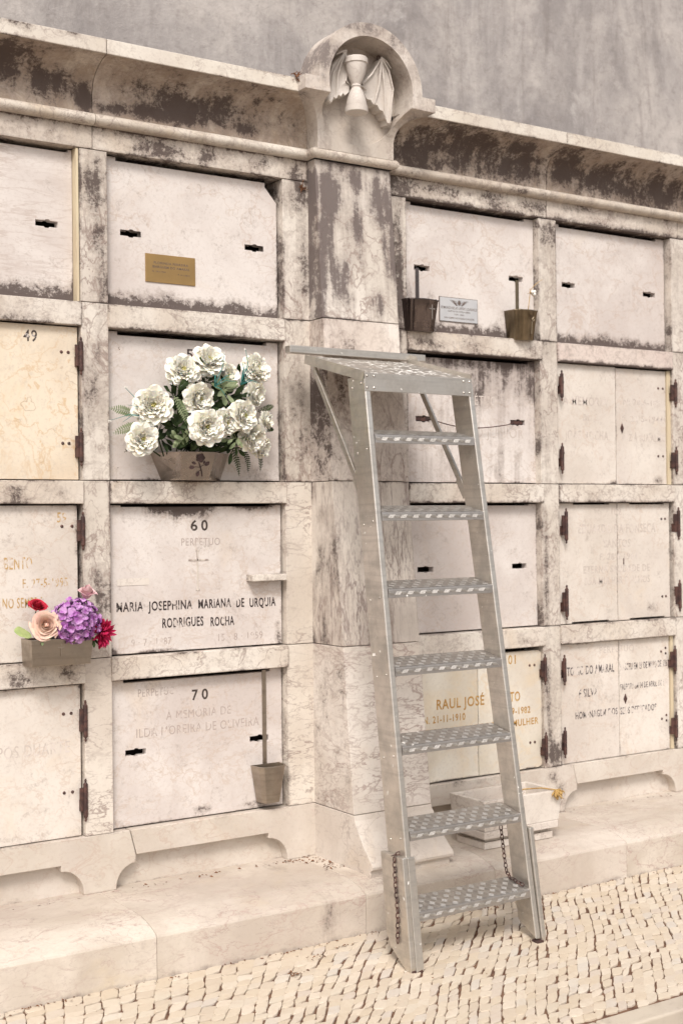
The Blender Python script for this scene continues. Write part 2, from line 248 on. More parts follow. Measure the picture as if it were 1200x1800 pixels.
M['purple']=petal('purple_floret',(.32,.10,.35),(.52,.30,.55),45,.38,.60)
M['blush']=petal('blush_petal',(.74,.55,.44),(.68,.45,.38),30)
M['pink']=petal('pink_petal',(.66,.38,.42),(.72,.52,.52),30)
M['red']=petal('red_petal',(.38,.012,.03),(.50,.03,.06),30)
M['magenta']=petal('crimson_petal',(.50,.015,.08),(.60,.04,.14),30)
M['stem']=petal('stem_green',(.03,.05,.02),(.07,.09,.04),30,.4,.6,.0)
M['white_bit']=plain('tiny_white_blossom',(.75,.73,.68),.7)
# ------------------------------------------------------------------ mesh helpers
class MB:
    def __init__(s): s.v=[]; s.f=[]
    def add(s,vs,fs):
        b=len(s.v); s.v+= [tuple(p) for p in vs]; s.f+=[tuple(b+i for i in f) for f in fs]; return s
    def box(s,x0,x1,y0,y1,z0,z1):
        return s.add([(x0,y0,z0),(x1,y0,z0),(x1,y1,z0),(x0,y1,z0),(x0,y0,z1),(x1,y0,z1),(x1,y1,z1),(x0,y1,z1)],
              [(0,3,2,1),(4,5,6,7),(0,1,5,4),(1,2,6,5),(2,3,7,6),(3,0,4,7)])
    def prism(s,pts,fn,a,b):
        """pts 2D outline, fn(p,q)->xyz for extrusion coordinate q"""
        n=len(pts); vs=[fn(p,a) for p in pts]+[fn(p,b) for p in pts]
        return s.add(vs,[tuple(range(n)),tuple(range(2*n-1,n-1,-1))]+[(i,i+n,(i+1)%n+n,(i+1)%n) for i in range(n)])
    def xz(s,pts,y0,y1): return s.prism(pts,lambda p,q:(p[0],q,p[1]),y0,y1)
    def yz(s,pts,x0,x1): return s.prism(pts,lambda p,q:(q,p[0],p[1]),x0,x1)
    def tube(s,path,r,n=8,closed=False,cap=True):
        path=[Vector(p) for p in path]; N=len(path); rs=r if isinstance(r,(list,tuple)) else [r]*N; vs=[]; up=None
        for i,p in enumerate(path):
            if closed: t=path[(i+1)%N]-path[i-1]
            else: t=path[min(i+1,N-1)]-path[max(i-1,0)]
            t.normalize()
            if up is None: up=t.orthogonal().normalized()
            up=(up-t*up.dot(t)).normalized(); w=t.cross(up)
            for k in range(n):
                a=2*math.pi*k/n; vs.append(p+(up*math.cos(a)+w*math.sin(a))*rs[i])
        fs=[(i*n+k,i*n+(k+1)%n,((i+1)%N)*n+(k+1)%n,((i+1)%N)*n+k) for i in range(N if closed else N-1) for k in range(n)]
        if cap and not closed: fs+=[tuple(range(n-1,-1,-1)),tuple((N-1)*n+k for k in range(n))]
        return s.add(vs,fs)
    def lathe(s,prof,c,n=16,axis='z'):
        """prof list of (r,h)"""
        vs=[];N=len(prof)
        for r,h in prof:
            for k in range(n):
                a=2*math.pi*k/n; x,y=r*math.cos(a),r*math.sin(a)
                vs.append((c[0]+x,c[1]+y,c[2]+h) if axis=='z' else (c[0]+x,c[1]+h,c[2]+y))
        fs=[(i*n+k,i*n+(k+1)%n,(i+1)*n+(k+1)%n,(i+1)*n+k) for i in range(N-1) for k in range(n)]
        return s.add(vs,fs+[tuple(range(n-1,-1,-1)),tuple((N-1)*n+k for k in range(n))])
    def plank(s,a,b,w,t,side):
        """flat bar from a to b; w along side vector, t along the third"""
        a,b,sd=Vector(a),Vector(b),Vector(side).normalized(); d=(b-a).normalized(); nn=d.cross(sd).normalized()
        vs=[p+sd*i*w/2+nn*j*t/2 for p in (a,b) for i,j in ((-1,-1),(1,-1),(1,1),(-1,1))]
        return s.add(vs,[(0,3,2,1),(4,5,6,7),(0,1,5,4),(1,2,6,5),(2,3,7,6),(3,0,4,7)])
    def mesh(s,name,loc=(0,0,0),fix=True):
        me=bpy.data.meshes.new(name); me.from_pydata([(v[0]-loc[0],v[1]-loc[1],v[2]-loc[2]) for v in s.v],[],s.f)
        if fix:
            bm=bmesh.new(); bm.from_mesh(me); bmesh.ops.recalc_face_normals(bm,faces=bm.faces); bm.to_mesh(me); bm.free()
        return me
def finish(o,bevel,seg,smooth):
    if bevel:
        b=o.modifiers.new('bevel','BEVEL'); b.width=bevel; b.segments=seg; b.limit_method='ANGLE'; b.angle_limit=R(40)
    if smooth:
        for p in o.data.polygons: p.use_smooth=True
def part(name,mb,mat,parent,bevel=0,seg=2,smooth=False,label=None,fix=True):
    root=parent
    while root.parent: root=root.parent
    me=mb.mesh(name,root.location,fix); me.materials.append(M[mat]); o=bpy.data.objects.new(name,me); C.objects.link(o); o.parent=parent
    finish(o,bevel,seg,smooth)
    if label: o['label']=label
    return o
def thing(name,label,cat,loc,group=None):
    o=bpy.data.objects.new(name,None); o.empty_display_size=.05; C.objects.link(o); o.location=loc
    o['label']=label; o['category']=cat; o['kind']='thing'
    if group: o['group']=group
    return o
def solo(name,mb,mat,loc,label=None,cat=None,group=None,kind=None,bevel=0,seg=2,smooth=False,fix=True):
    me=mb.mesh(name,loc,fix); me.materials.append(M[mat]); o=bpy.data.objects.new(name,me); C.objects.link(o); o.location=loc
    finish(o,bevel,seg,smooth)
    if label: o['label']=label
    if cat: o['category']=cat; o['kind']='thing'
    if group: o['group']=group
    if kind: o['kind']=kind
    return o
def boolean(a,ops):
    """a MB, ops [(mode,MB)] -> MB of the result"""
    o=bpy.data.objects.new('tmp',a.mesh('tmp')); C.objects.link(o); tmp=[o]
    for md,b in ops:
        q=bpy.data.objects.new('tmp',b.mesh('tmp')); C.objects.link(q); tmp.append(q)
        m=o.modifiers.new('b','BOOLEAN'); m.operation=md; m.solver='EXACT'; m.object=q
    dg=bpy.context.evaluated_depsgraph_get(); dg.update(); me=bpy.data.meshes.new_from_object(o.evaluated_get(dg))
    r=MB(); r.add([v.co[:] for v in me.vertices],[tuple(p.vertices) for p in me.polygons])
    for t in tmp: bpy.data.objects.remove(t)
    return r
_tc={}
def text_mb(s,x0,x1,z,h,y,depth=.0008,bold=0.,slope=0.):
    """letters between x0 and x1, baseline z, capital height h, on plane y"""
    cu=bpy.data.curves.new('t','FONT'); cu.body=s; cu.size=1; cu.extrude=.5; cu.offset=bold; cu.resolution_u=3; cu.space_character=1.12
    o=bpy.data.objects.new('t',cu); C.objects.link(o); dg=bpy.context.evaluated_depsgraph_get(); dg.update()
    me=bpy.data.meshes.new_from_object(o.evaluated_get(dg)); bpy.data.objects.remove(o)
    xs=[v.co.x for v in me.vertices]; a,b=min(xs),max(xs); sx=(x1-x0)/(b-a); sz=h/.69
    mb=MB(); mb.add([(x0+(v.co.x-a)*sx,y-v.co.z*depth,z+v.co.y*sz+slope*(v.co.x-a)*sx) for v in me.vertices],[tuple(p.vertices) for p in me.polygons]); return mb
def letters(parent,mat,rows,y,name='lettering',label=None,bold=0.,depth=.0010):
    for r in rows: part(name,text_mb(r[0],r[1],r[2],r[3],r[4],y,depth,bold),mat,parent,label=label,fix=False)
def arc(cx,cz,rx,rz,a0,a1,n=8): return [(cx+rx*math.cos(R(a0+(a1-a0)*i/n)),cz+rz*math.sin(R(a0+(a1-a0)*i/n))) for i in range(n+1)]
# ------------------------------------------------------------------ heights of the wall's courses
ZL,ZB=.172,.372
ROWS=[(2.223,2.757),(1.603,2.138),(.985,1.521),(.372,.901)]    # openings, top row first
BRK=[.372,.985,1.603,2.223,2.757]
COLS=[-1.631,-.816,0.,1.292,2.1,2.916]; CW=.711
G=.0012
# ------------------------------------------------------------------ ground
gz=lambda y:.10*(y+.45) if y<-.45 else 0.
FZ=-.038
gmb=MB().add([(-60,-60,-.20),(60,-60,-.20),(60,60,-.20),(-60,60,-.20)],[(0,1,2,3)])
solo('ground',gmb,'soil',(0,0,0),kind='structure')
rd=MB().add([(-30,-30,-.13),(30,-30,-.13),(30,-1.35,-.13),(-30,-1.35,-.13)],[(0,1,2,3)])
solo('road',rd,'road',(0,0,0),kind='structure')
kb=MB(); x=-3.2
while x<5.5:
    L=rnd.uniform(.42,.6); kb.box(x+.002,x+L-.002,-1.420,-1.330+rnd.uniform(-.003,.003),-.18,-.086+rnd.uniform(-.002,.003)); x+=L
solo('kerb',kb,'kerb',(0,-1.40,-.07),kind='structure',bevel=.008,seg=3)
bed=MB().add([(-3.2,-1.345,gz(-1.345)-.006),(5.5,-1.345,gz(-1.345)-.006),(5.5,-.45,-.006),(-3.2,-.45,-.006)],[(0,1,2,3)])
solo('paving_bed',bed,'soil',(0,-1,0),kind='structure')
def paving():
    mb=MB(); rr=random.Random(3); NX=int(6.6/.045); X0=-2.0
    def cx(i,y):
        a=X0+i*.045; sl=max(.25,min(1.05,.50+.30*(a+.3)))+.25*math.sin(a*2.1+1)
        return a+sl*(y+.95)+.010*math.sin(y*9+i*.21)+.016*mnoise.noise(Vector((i*.35,y*6,2.)))
    for i in range(NX):
        y=-1.327+rr.uniform(0,.02)
        while y<-.456:
            L=rr.uniform(.026,.052); y2=y+L if -.451-(y+L)>.024 else -.451
            if y2-y<.018: break
            g=rr.uniform(.0004,.0013); gx=rr.uniform(.0006,.0020); sk_=rr.uniform(-.009,.009)
            P=[(cx(i,y)+gx,y+g),(cx(i+1,y)-gx,y+g+sk_),(cx(i+1,y2)-gx,y2-g+sk_),(cx(i,y2)+gx,y2-g)]
            P=[(p[0]+rr.uniform(-.003,.003),min(p[1]+rr.uniform(-.0035,.0035),-.4508)) for p in P]
            # cut corners and bow the sides
            Q=[]
            for k in range(4):
                a,b,c=P[k-1],P[k],P[(k+1)%4]; u=rr.uniform(.03,.22); w=rr.uniform(.03,.22)
                Q+= [(b[0]+(a[0]-b[0])*u,b[1]+(a[1]-b[1])*u),(b[0]+(c[0]-b[0])*w,b[1]+(c[1]-b[1])*w)]
                m=rr.uniform(-.0015,.0035); dx,dy=c[0]-b[0],c[1]-b[1]; ll=math.hypot(dx,dy)+1e-6
                Q.append(((b[0]+c[0])/2+dy/ll*m,(b[1]+c[1])/2-dx/ll*m))
            if P[0][1]>-1.334 and max(q[1] for q in Q)<-.44:
                mx=sum(q[0] for q in Q)/12; my=sum(q[1] for q in Q)/12
                zt=rr.uniform(-.0015,.0015); tx,ty=rr.uniform(-.02,.02),rr.uniform(-.02,.02); vs=[]
                for s_,dz in ((1.,-.018),(1.,-.0022),(.975,-.0005),(.93,.0),(.45,.0004)):
                    for q in Q:
                        xx=mx+(q[0]-mx)*s_; yy=my+(q[1]-my)*s_; vs.append((xx,yy,gz(yy)+zt+dz+(xx-mx)*tx+(yy-my)*ty))
                n=len(Q); fs=[(r_*n+k,r_*n+(k+1)%n,(r_+1)*n+(k+1)%n,(r_+1)*n+k) for r_ in range(4) for k in range(n)]+[tuple(4*n+k for k in range(n))]
                mb.add(vs,fs)
            y=y2
    return mb
solo('pavement',paving(),'sett',(0,-1,0),kind='structure',fix=False)
# leaf litter
lt=MB(); rr=random.Random(5)
def bit(x,y,z,s):
    a=rr.uniform(0,6.28); ca,sa=math.cos(a)*s,math.sin(a)*s
    lt.add([(x-ca,y-sa,z),(x+sa*.35,y-ca*.35,z+s*rr.uniform(.1,.6)),(x+ca,y+sa,z+s*rr.uniform(0,.4)),(x-sa*.35,y+ca*.35,z)],[(0,1,2,3)])
for _ in range(520):
    t=rr.random(); x=rr.uniform(-.9,2.8)
    if t<.45: bit(x,-.454-abs(rr.gauss(0,.012)),.0,rr.uniform(.003,.008))
    elif t<.7: bit(x,-.002-abs(rr.gauss(0,.02)),ZL+.001,rr.uniform(.003,.009))
    elif t<.82: bit(.80+rr.gauss(0,.03)-.01,-rr.uniform(0,.22),ZL+.001,rr.uniform(.003,.010))
    else: yy_=rr.uniform(-1.32,-.5); bit(x,yy_,gz(yy_)+.001,rr.uniform(.002,.005))
for cx_,cy_,n in ((.62,-.50,25),(.50,-.53,30),(.36,-.62,40),(1.3,-.07,14),(1.25,-.17,16),(.70,-.03,20)):
    for _ in range(n): bit(cx_+rr.gauss(0,.02),min(cy_+rr.gauss(0,.012),-.005),(ZL if cy_>-.4 else gz(cy_)-.002)+.002,rr.uniform(.003,.008))
solo('leaf_litter',lt,'litter',(0,-.5,0),label='dry brown leaf scraps gathered along the foot of the ledge',cat='leaf litter',kind='stuff',fix=False)
# ------------------------------------------------------------------ concrete wall behind
cw=MB().box(-6,11,1.25,1.6,-.2,8)
solo('concrete_wall',cw,'concrete',(2,1.4,0),label='tall streaked grey concrete wall rising behind the marble niches',cat='wall')
# ------------------------------------------------------------------ the niche wall
wall=thing('niche_wall','white marble cemetery niche wall with moulded cornice, central pilaster and stepped ledge','wall',(1.,.1,0.))
part('masonry_core',MB().box(-1.8,3.7,.13,.5,0,3.06),'core',wall)
# stiles
for i,c in enumerate(COLS):
    a=c-.104 if i not in (3,) else 1.176
    for k in range(4):
        if i==0: continue
        mat='lower_stile' if (k==0 and i in (2,)) else 'stile'
        part('stile',MB().box(a+G,c-G,0.,.128,BRK[k]+G,BRK[k+1]-G),mat,wall,bevel=.0022)
for k in range(4): part('stile',MB().box(.711+G,.835,0.,.128,BRK[k]+G,BRK[k+1]-G),'lower_stile' if k<2 else 'stile',wall,bevel=.0022)
for k in range(4): part('stile',MB().box(3.627+G,3.7,0.,.128,BRK[k]+G,BRK[k+1]-G),'stile',wall,bevel=.0022)
# rails between the rows, a hair proud of the stiles
for c in COLS:
    for (z0,z1) in ((2.138,2.223),(1.521,1.603),(.901,.985)):
        mat='rail_pink' if (c==2.1 and z0>2) else 'rail'
        part('rail',MB().box(c-.004,c+CW+.004,-.0065,.128,z0+G,z1-G),mat,wall,bevel=.003)
# base band with scooped recesses
def band_outline(c,right=None):
    p=[(c+.063,ZB)]
    if right: p+=[(right,ZB),(right,ZL)]
    else:
        p+=[(c+.876,ZB),(c+.899,.284)]+[(c+.899,.257)]+[q for q in arc(c+.899,.178,.075,.079,90,180,8)][1:]+[(c+.824,ZL)]
    p+=[(c+.704,ZL)]+arc(c+.622,.175,.082,.089,0,90,8)+[(c+.622,.284),(c+.086,.284)]
    return p
for c,rgt in ((-1.631,None),(-.816,None),(0.,.84),(1.292-.0,None),(2.1,None),(2.916,3.7)):
    pts=band_outline(c,rgt)
    if c==1.292: pts=[(q[0]-.007 if q[0]>2.0 else q[0],q[1]) for q in pts]
    part('base_band',MB().xz(pts,0.,.128),'base',wall,bevel=.0022)
part('base_band',MB().xz([(1.17,ZB),(1.353,ZB),(1.376,.284),(1.376,.257)]+arc(1.376,.178,.075,.079,90,180,8)[1:]+[(1.301,ZL),(1.17,ZL)],0.,.128),'base',wall,bevel=.0022)
for c in COLS: part('recess_panel',MB().box(c-.05,c+CW+.09,.045,.128,ZL,ZB-.004),'base',wall)
# ledge: nosed bench course
def ledge_prof():
    return [(.128,-.05),(.128,ZL),(-.30,ZL),(-.33,.1705),(-.37,.164),(-.41,.153),(-.438,.143),(-.447,.137),(-.450,.130)]+[(-.45,-.05)]
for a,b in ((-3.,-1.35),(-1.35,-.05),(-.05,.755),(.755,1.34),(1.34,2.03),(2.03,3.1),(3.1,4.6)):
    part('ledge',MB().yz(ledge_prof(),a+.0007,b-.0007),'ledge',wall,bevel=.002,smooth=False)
# frieze, torus, cavetto, fascia
XJ=[(-1.8,-.87),(-.87,-.055),(-.055,.826),(1.176,2.045),(2.045,2.86),(2.86,3.7)]
for a,b in XJ:
    part('frieze',MB().box(a+G,b-G,-.001,.128,2.757+G,2.84),'frieze',wall,bevel=.0015)
    pr=[(.02,2.838)]+[( -.014-.021*math.cos(R(t)),2.858+.020*math.sin(R(t))) for t in range(-75,91,15)]+[(.02,2.878)]
    part('torus_moulding',MB().yz(pr,a+G,b-G),'torus',wall,smooth=False,bevel=0)
    cv=[(.30,2.879),(0.,2.879),(0.,2.94),(-.003,2.960),(-.009,2.980),(-.019,2.998),(-.034,3.013),(-.054,3.026),(-.080,3.038),(-.105,3.045),(-.131,3.0495),(.30,3.0495)]
    a_,b_=(1.212 if a==1.176 else a),(.788 if b==.826 else b)
    cm=MB().yz(cv,a+G,b-G)
    if a_!=a or b_!=b: cm=boolean(cm,[('DIFFERENCE',MB().xz(arc(1.0,3.100,.1925,.1925,0,354.375,63),-.6,-.064)),('DIFFERENCE',MB().box(b_ if b_!=b else .7,1.3 if b_!=b else a_,-.6,-.112,3.03,3.2))])
    part('cavetto',cm,'cavetto',wall)
    part('fascia',MB().box(a_+G,b_-G,-.136,.30,3.050,3.101),'fascia',wall,bevel=.0025)
for o in wall.children:
    if o.name.startswith(('torus_moulding','cavetto')):
        for p in o.data.polygons: p.use_smooth=len(p.vertices)==4 and abs(p.normal.x)<.1
        m=o.modifiers.new('e','EDGE_SPLIT'); m.split_angle=R(38)
# ------------------------------------------------------------------ pilaster
pil=[(ZB,-.272),(.985,-.212),(1.603,-.150),(2.223,-.098),(2.838,-.050)]
def pf(z):
    for (a,ya),(b,yb) in zip(pil,pil[1:]):
        if z<=b: return ya+(yb-ya)*(z-a)/(b-a)
    return pil[-1][1]
for k,mat in enumerate(('pil_low','pil_dark','pil_mid','pil_top')):
    (za,ya),(zb,yb)=pil[k],pil[k+1]
    part('pilaster_block',MB().yz([(.128,za+G),(ya,za+G),(yb,zb-G),(.128,zb-G)],.826,1.178),mat,wall,bevel=.0025)
part('pilaster_core',MB().yz([(.128,ZL),(-.22,ZL),(-.22,ZB),(.0,2.84),(.128,2.84)],.835,1.170),'core',wall)
# flared foot: profile offset grows on front and right
fp=[(ZB-G,.272,0.),(.352,.276,.003),(.345,.280,.006),(.31,.300,.008),(.27,.330,.010),(.235,.362,.013),(.215,.384,.016),(.205,.389,.017),(.195,.387,.016),(.190,.375,.010),(.188,.372,.008),(.176,.372,.008),(.150,.368,.006)]
mb=MB(); vs=[];n=4
for z,d,e in fp: vs+=[(.826,.1,z),(.826,-d,z),(1.178+e,-d,z),(1.178+e,.1,z)]
mb.add(vs,[(i*4+k,i*4+(k+1)%4,(i+1)*4+(k+1)%4,(i+1)*4+k) for i in range(len(fp)-1) for k in range(4)]+[(3,2,1,0),tuple((len(fp)-1)*4+k for k in range(4))])
part('pilaster_foot',mb,'foot',wall,bevel=.0015)
# torus wrapping the pilaster
def wrap_torus():
    mb=MB(); prof=[(.021*math.cos(R(a)),2.858+.020*math.sin(R(a))) for a in range(-90,91,15)]
    path=lambda o:[(.826-o,.0),(.826-o,-.055-o),(1.178+o,-.055-o),(1.178+o,.0)]
    vs=[]
    for o,z in prof: vs+=[(p[0],p[1],z) for p in path(o+.004)]
    n=4; fs=[(i*n+k,i*n+k+1,(i+1)*n+k+1,(i+1)*n+k) for i in range(len(prof)-1) for k in range(3)]
    mb.add(vs,fs); return mb
part('torus_moulding',wrap_torus(),'torus',wall,smooth=False)
# head: flaring block with the round medallion, hollowed
def head():
    cv=[(2.872,0.),(2.94,.0),(2.960,.003),(2.980,.009),(2.998,.018),(3.013,.032),(3.026,.050),(3.038,.075),(3.045,.100),(3.0500,.125),(3.1015,.125)]
    vs=[]
    for z,o in cv:
        ox=o*.98; vs+=[(.826-ox,.2,z),(.826-ox,-.076-o*.91,z),(1.178+ox,-.076-o*.91,z),(1.178+ox,.2,z)]
    N=len(cv); mb=MB().add(vs,[(i*4+k,i*4+(k+1)%4,(i+1)*4+(k+1)%4,(i+1)*4+k) for i in range(N-1) for k in range(4)]+[(3,2,1,0),tuple((N-1)*4+k for k in range(4))])
    b0=math.degrees(math.asin((3.106-3.052)/.237)); disc=MB().xz(arc(1.0,3.106,.237,.237,-b0,180+b0,56),-.1905,-.050)
    cut=MB().xz(arc(1.0,3.100,.1925,.1925,0,354.375,63),-.6,-.064)
    return boolean(mb,[('UNION',disc),('DIFFERENCE',cut)])
hd=part('pilaster_head',head(),'head',wall,bevel=.0018)
# carved winged hourglass
hg=MB().lathe([(.0,-.103),(.040,-.103),(.044,-.100),(.044,-.080),(.040,-.078),(.041,-.074),(.034,-.045),(.024,-.018),(.017,-.006),(.020,.0),(.017,.006),(.022,.018),(.034,.045),(.040,.075),(.041,.084),(.045,.086),(.045,.104),(.041,.108),(0,.108)],(.953,-.152,3.106),24)
hgo=part('hourglass_carving',hg,'carving',wall,smooth=True); hgo.modifiers.new('e','EDGE_SPLIT').split_angle=R(35)
def wing(pts,ribs):
    # pts outline in X,Z ; thickness with swelling
    mb=MB(); n=len(pts); cx_=sum(p[0] for p in pts)/n; cz_=sum(p[1] for p in pts)/n
    rings=[(1.,.020),(1.,-.028),(.95,-.034),(.6,-.030),(.25,-.028)]; vs=[]
    for s_,dy in rings: vs+=[(cx_+(p[0]-cx_)*s_,-.085+dy,cz_+(p[1]-cz_)*s_) for p in pts]
    mb.add(vs,[(r_*n+k,r_*n+(k+1)%n,(r_+1)*n+(k+1)%n,(r_+1)*n+k) for r_ in range(len(rings)-1) for k in range(n)]+[tuple(4*n+k for k in range(n))])
    for rb in ribs: mb.tube([(x,y,z) for x,y,z in rb],[.0055-.003*i/(len(rb)-1) for i in range(len(rb))],6)
    return mb
yv=-.120
left=[(.926,3.246),(.934,3.19),(.927,3.125),(.945,3.118),(.945,3.092),(.925,3.075),(.915,3.082),(.905,3.068),(.893,3.072),(.883,3.055),(.870,3.060),(.860,3.035),(.846,3.045),(.846,3.12),(.868,3.185)]
part('wing_carving',wing(left,[[(.926,yv,3.246),(.93,yv-.004,3.19),(.925,yv-.004,3.13),(.952,yv-.004,3.115)],[(.926,yv,3.246),(.89,yv-.003,3.15),(.885,yv,3.06)],[(.926,yv,3.246),(.868,yv-.003,3.15),(.852,yv,3.05)],[(.928,yv-.005,3.246),(.905,yv-.004,3.238),(.885,yv-.002,3.226)]]),'carving',wall,smooth=False)
rightw=[(.985,3.118),(1.0,3.129),(1.045,3.175),(1.072,3.215),(1.092,3.248),(1.112,3.228),(1.131,3.19),(1.147,3.132),(1.147,3.05),(1.136,2.999),(1.122,2.996),(1.120,3.018),(1.108,3.022),(1.100,3.042),(1.083,3.045),(1.072,3.062),(1.052,3.062),(1.040,3.078),(1.022,3.078),(1.008,3.096),(.985,3.098)]
part('wing_carving',wing(rightw,[[(.975,yv-.004,3.12),(1.0,yv-.004,3.122),(1.02,yv-.003,3.112)],[(1.0,yv-.003,3.130),(1.045,yv-.004,3.176),(1.09,yv-.004,3.246)],[(1.092,yv-.003,3.248),(1.125,yv-.004,3.205),(1.146,yv-.003,3.135),(1.128,yv,3.0)],[(1.092,yv-.003,3.248),(1.105,yv-.003,3.13),(1.108,yv,3.03)],[(1.092,yv-.003,3.248),(1.08,yv-.003,3.14),(1.060,yv,3.068)],[(1.088,yv-.005,3.248),(1.115,yv-.006,3.236),(1.135,yv-.004,3.215)]]),'carving',wall,smooth=False)
part('bolt',MB().tube([(1.094+.008*math.cos(a*.7),-.10,3.255+.009*math.sin(a*.7)) for a in range(9)],.002,6,True),'iron',wall)
# weeds caught in the joints of the cornice
for x,z,y,n in ((.695,3.10,-.14,16),(.80,2.73,-.004,14)):
    mb=MB(); q=random.Random(int(x*100))
    for _ in range(n):
        a=Vector((x+q.gauss(0,.008),y,z+q.gauss(0,.006))); b=a+Vector((q.gauss(0,.014),-q.uniform(.0,.015),q.uniform(-.01,.025) if z>3 else q.gauss(0,.012))); mb.tube([a,(a+b)/2+Vector((q.gauss(0,.004),0,.003)),b],[.0014,.0018,.0008],5)
    solo('dry_weed',mb,'litter',(x,y,z),label='dry brown weed tuft in the joint %s'%('on top of the cornice beside the round medallion' if z>3 else 'under the cornice left of the pilaster'),cat='weed')
# ------------------------------------------------------------------ niche covers
YS=.036  # face of slabs
def outline(x0,x1,z0,z1,tops=(),bots=(),chip=None):
    p=[(x0,z0)]
    for a,b,d in bots: p+=[(a,z0),(a,z0+d),(b,z0+d),(b,z0)]
    p+=[(x1,z0)]
    if chip: p+=[(x1,z1-chip[1]),(x1-chip[0],z1-chip[1]*.35),(x1-chip[0],z1)]
    else: p+=[(x1,z1)]
    for a,b,d in tops[::-1]: p+=[(b,z1),(b,z1-d),(a,z1-d),(a,z1)]
    p+=[(x0,z1)]; return p
def slot(x,z,w=.08,h=.021):   # keyhole slot cutter: flat slot with a round notch
    a=[(x,z),(x+w*.38,z),(x+w*.42,z-.004),(x+w*.60,z-.004),(x+w*.64,z),(x+w,z),(x+w,z+h),(x+w*.66,z+h),(x+w*.60,z+h+.004),(x+w*.46,z+h+.004),(x+w*.42,z+h),(x,z+h)]
    return MB().xz(a,-.1,.3)
def make_slab(c,row,label,mat,slots=True,tops=None,bots=(),chip=None,y=YS,x0=None,x1=None,name='niche_cover',gap=.005):
    z0,z1=ROWS[row]
    if tops is None: tops=[(c+.047,c+.655,.013)]
    t=thing(name,label,'niche cover',(c+CW/2,y,z0),'marble covers closing the wall niches')
    mb=MB().xz(outline((x0 or c+.003),(x1 or c+CW-.006),z0+gap,z1-.004,tops,bots,chip),y,y+.032)
    if slots:
        ops=[('DIFFERENCE',slot(c+dx,z0+.254)) for dx in (.062,.566)]; mb=boolean(mb,ops)
    part('slab',mb,mat,t,bevel=.0012)
    return t
def hinge(parent,x,z0,z1,side,y=-.004,leafw=.020):
    """pin hinge with finials; side -1: leaf lies to the left"""
    L=z1-z0; mb=MB().lathe([(.0,0),(.003,.002),(.0045,.007),(.003,.012),(.0055,.016),(.008,.019),(.008,L-.019),(.0055,L-.016),(.003,L-.012),(.0045,L-.007),(.003,L-.002),(0,L)],(x,y,z0),10)
    for k in (.32,.5,.68): mb.lathe([(.0085,0),(.0092,.001),(.0085,.002)],(x,y,z0+L*k),10)
    a=(x+side*leafw,x); mb.box(min(a),max(a),y,y+.007,z0+L*.5,z0+L*.79)
    mb.box(min(a)+(.005 if side<0 else 0),max(a)-(.005 if side>0 else 0),y+.001,y+.024,z0+L*.24,z0+L*.5)
    return part('hinge',mb,'iron',parent,bevel=.0008)
def bolts(parent,pts,y):
    for x,z in pts: part('bolt',MB().lathe([(0,-.004),(.0035,-.0035),(.0055,-.0015),(.0058,0)],(x,y,z),10,'y'),'iron',parent,smooth=True)
def diamond(parent,x,z,y):
    part('lock_plate',MB().xz([(x,z-.024),(x+.0115,z),(x,z+.024),(x-.0115,z)],y-.002,y+.002),'iron',parent,bevel=.0006)
# column at far left (mostly out of frame)
make_slab(-1.631,0,'blank marble cover outside the left edge, top row','slab_wavy'); make_slab(-1.631,1,'blank marble cover outside the left edge, second row','slab')
make_slab(-1.631,2,'blank marble cover outside the left edge, third row','slab'); make_slab(-1.631,3,'blank marble cover outside the left edge, bottom row','slab_low')
for r_,w in enumerate(('top','second','third','bottom')): make_slab(2.916,r_,'blank marble cover beyond the right edge, %s row'%w,'slab')
# column e
t=make_slab(-.816,0,'wavy veined marble slab with a keyhole slot, at top left corner of the wall','slab_wavy',x1=-.117,tops=[(-.76,-.13,.010)])
part('filler_strip',MB().box(-.115,-.106,.004,.05,2.224,2.756),'strip',t)
YD=.018
def door(c,row,label,mat,x0,x1,z0=None,z1=None,y=YD):
    a,b=ROWS[row]; t=thing('niche_cover',label,'niche cover',(c+CW/2,y,a),'marble covers closing the wall niches')
    part('door_leaf',MB().xz(outline(x0,x1,(z0 or a+.003),(z1 or b-.004)),y,y+.03),mat,t,bevel=.0015); return t
t=door(-.816,1,'yellowish fossil marble door numbered 49 with two iron hinges','slab_yellow',-.813,-.110)
letters(t,'tx_num',[('49',-.303,-.255,2.076,.038)],YD,'number',bold=.012)
hinge(t,-.106,1.966,2.10,-1); hinge(t,-.108,1.651,1.785,-1); bolts(t,[(-.169,2.046),(-.144,2.046),(-.167,1.731),(-.144,1.731)],YD)
t=door(-.816,2,'marble door numbered 59 with gilded lettering behind the purple flowers','door',-.813,-.117)
letters(t,'tx_gold_worn',[('59',-.19,-.156,1.459,.034),('BENTO',-.377,-.28,1.302,.040),('F. 27-5-1995',-.314,-.154,1.238,.030),('NO SEMPRE',-.384,-.246,1.171,.034)],YD,bold=.012)
hinge(t,-.105,1.361,1.495,-1); bolts(t,[(-.173,1.445),(-.136,1.445)],YD); hinge(t,-.106,1.03,1.165,-1)
t=door(-.816,3,'marble door with two iron hinges and faint lettering, at the bottom left','door',-.813,-.112)
letters(t,'tx_faint',[('CAMPOS DUARTE',-.50,-.152,.667,.040)],YD)
hinge(t,-.103,.700,.845,-1); hinge(t,-.105,.424,.574,-1); bolts(t,[(-.174,.800),(-.146,.800),(-.174,.529),(-.144,.529)],YD)
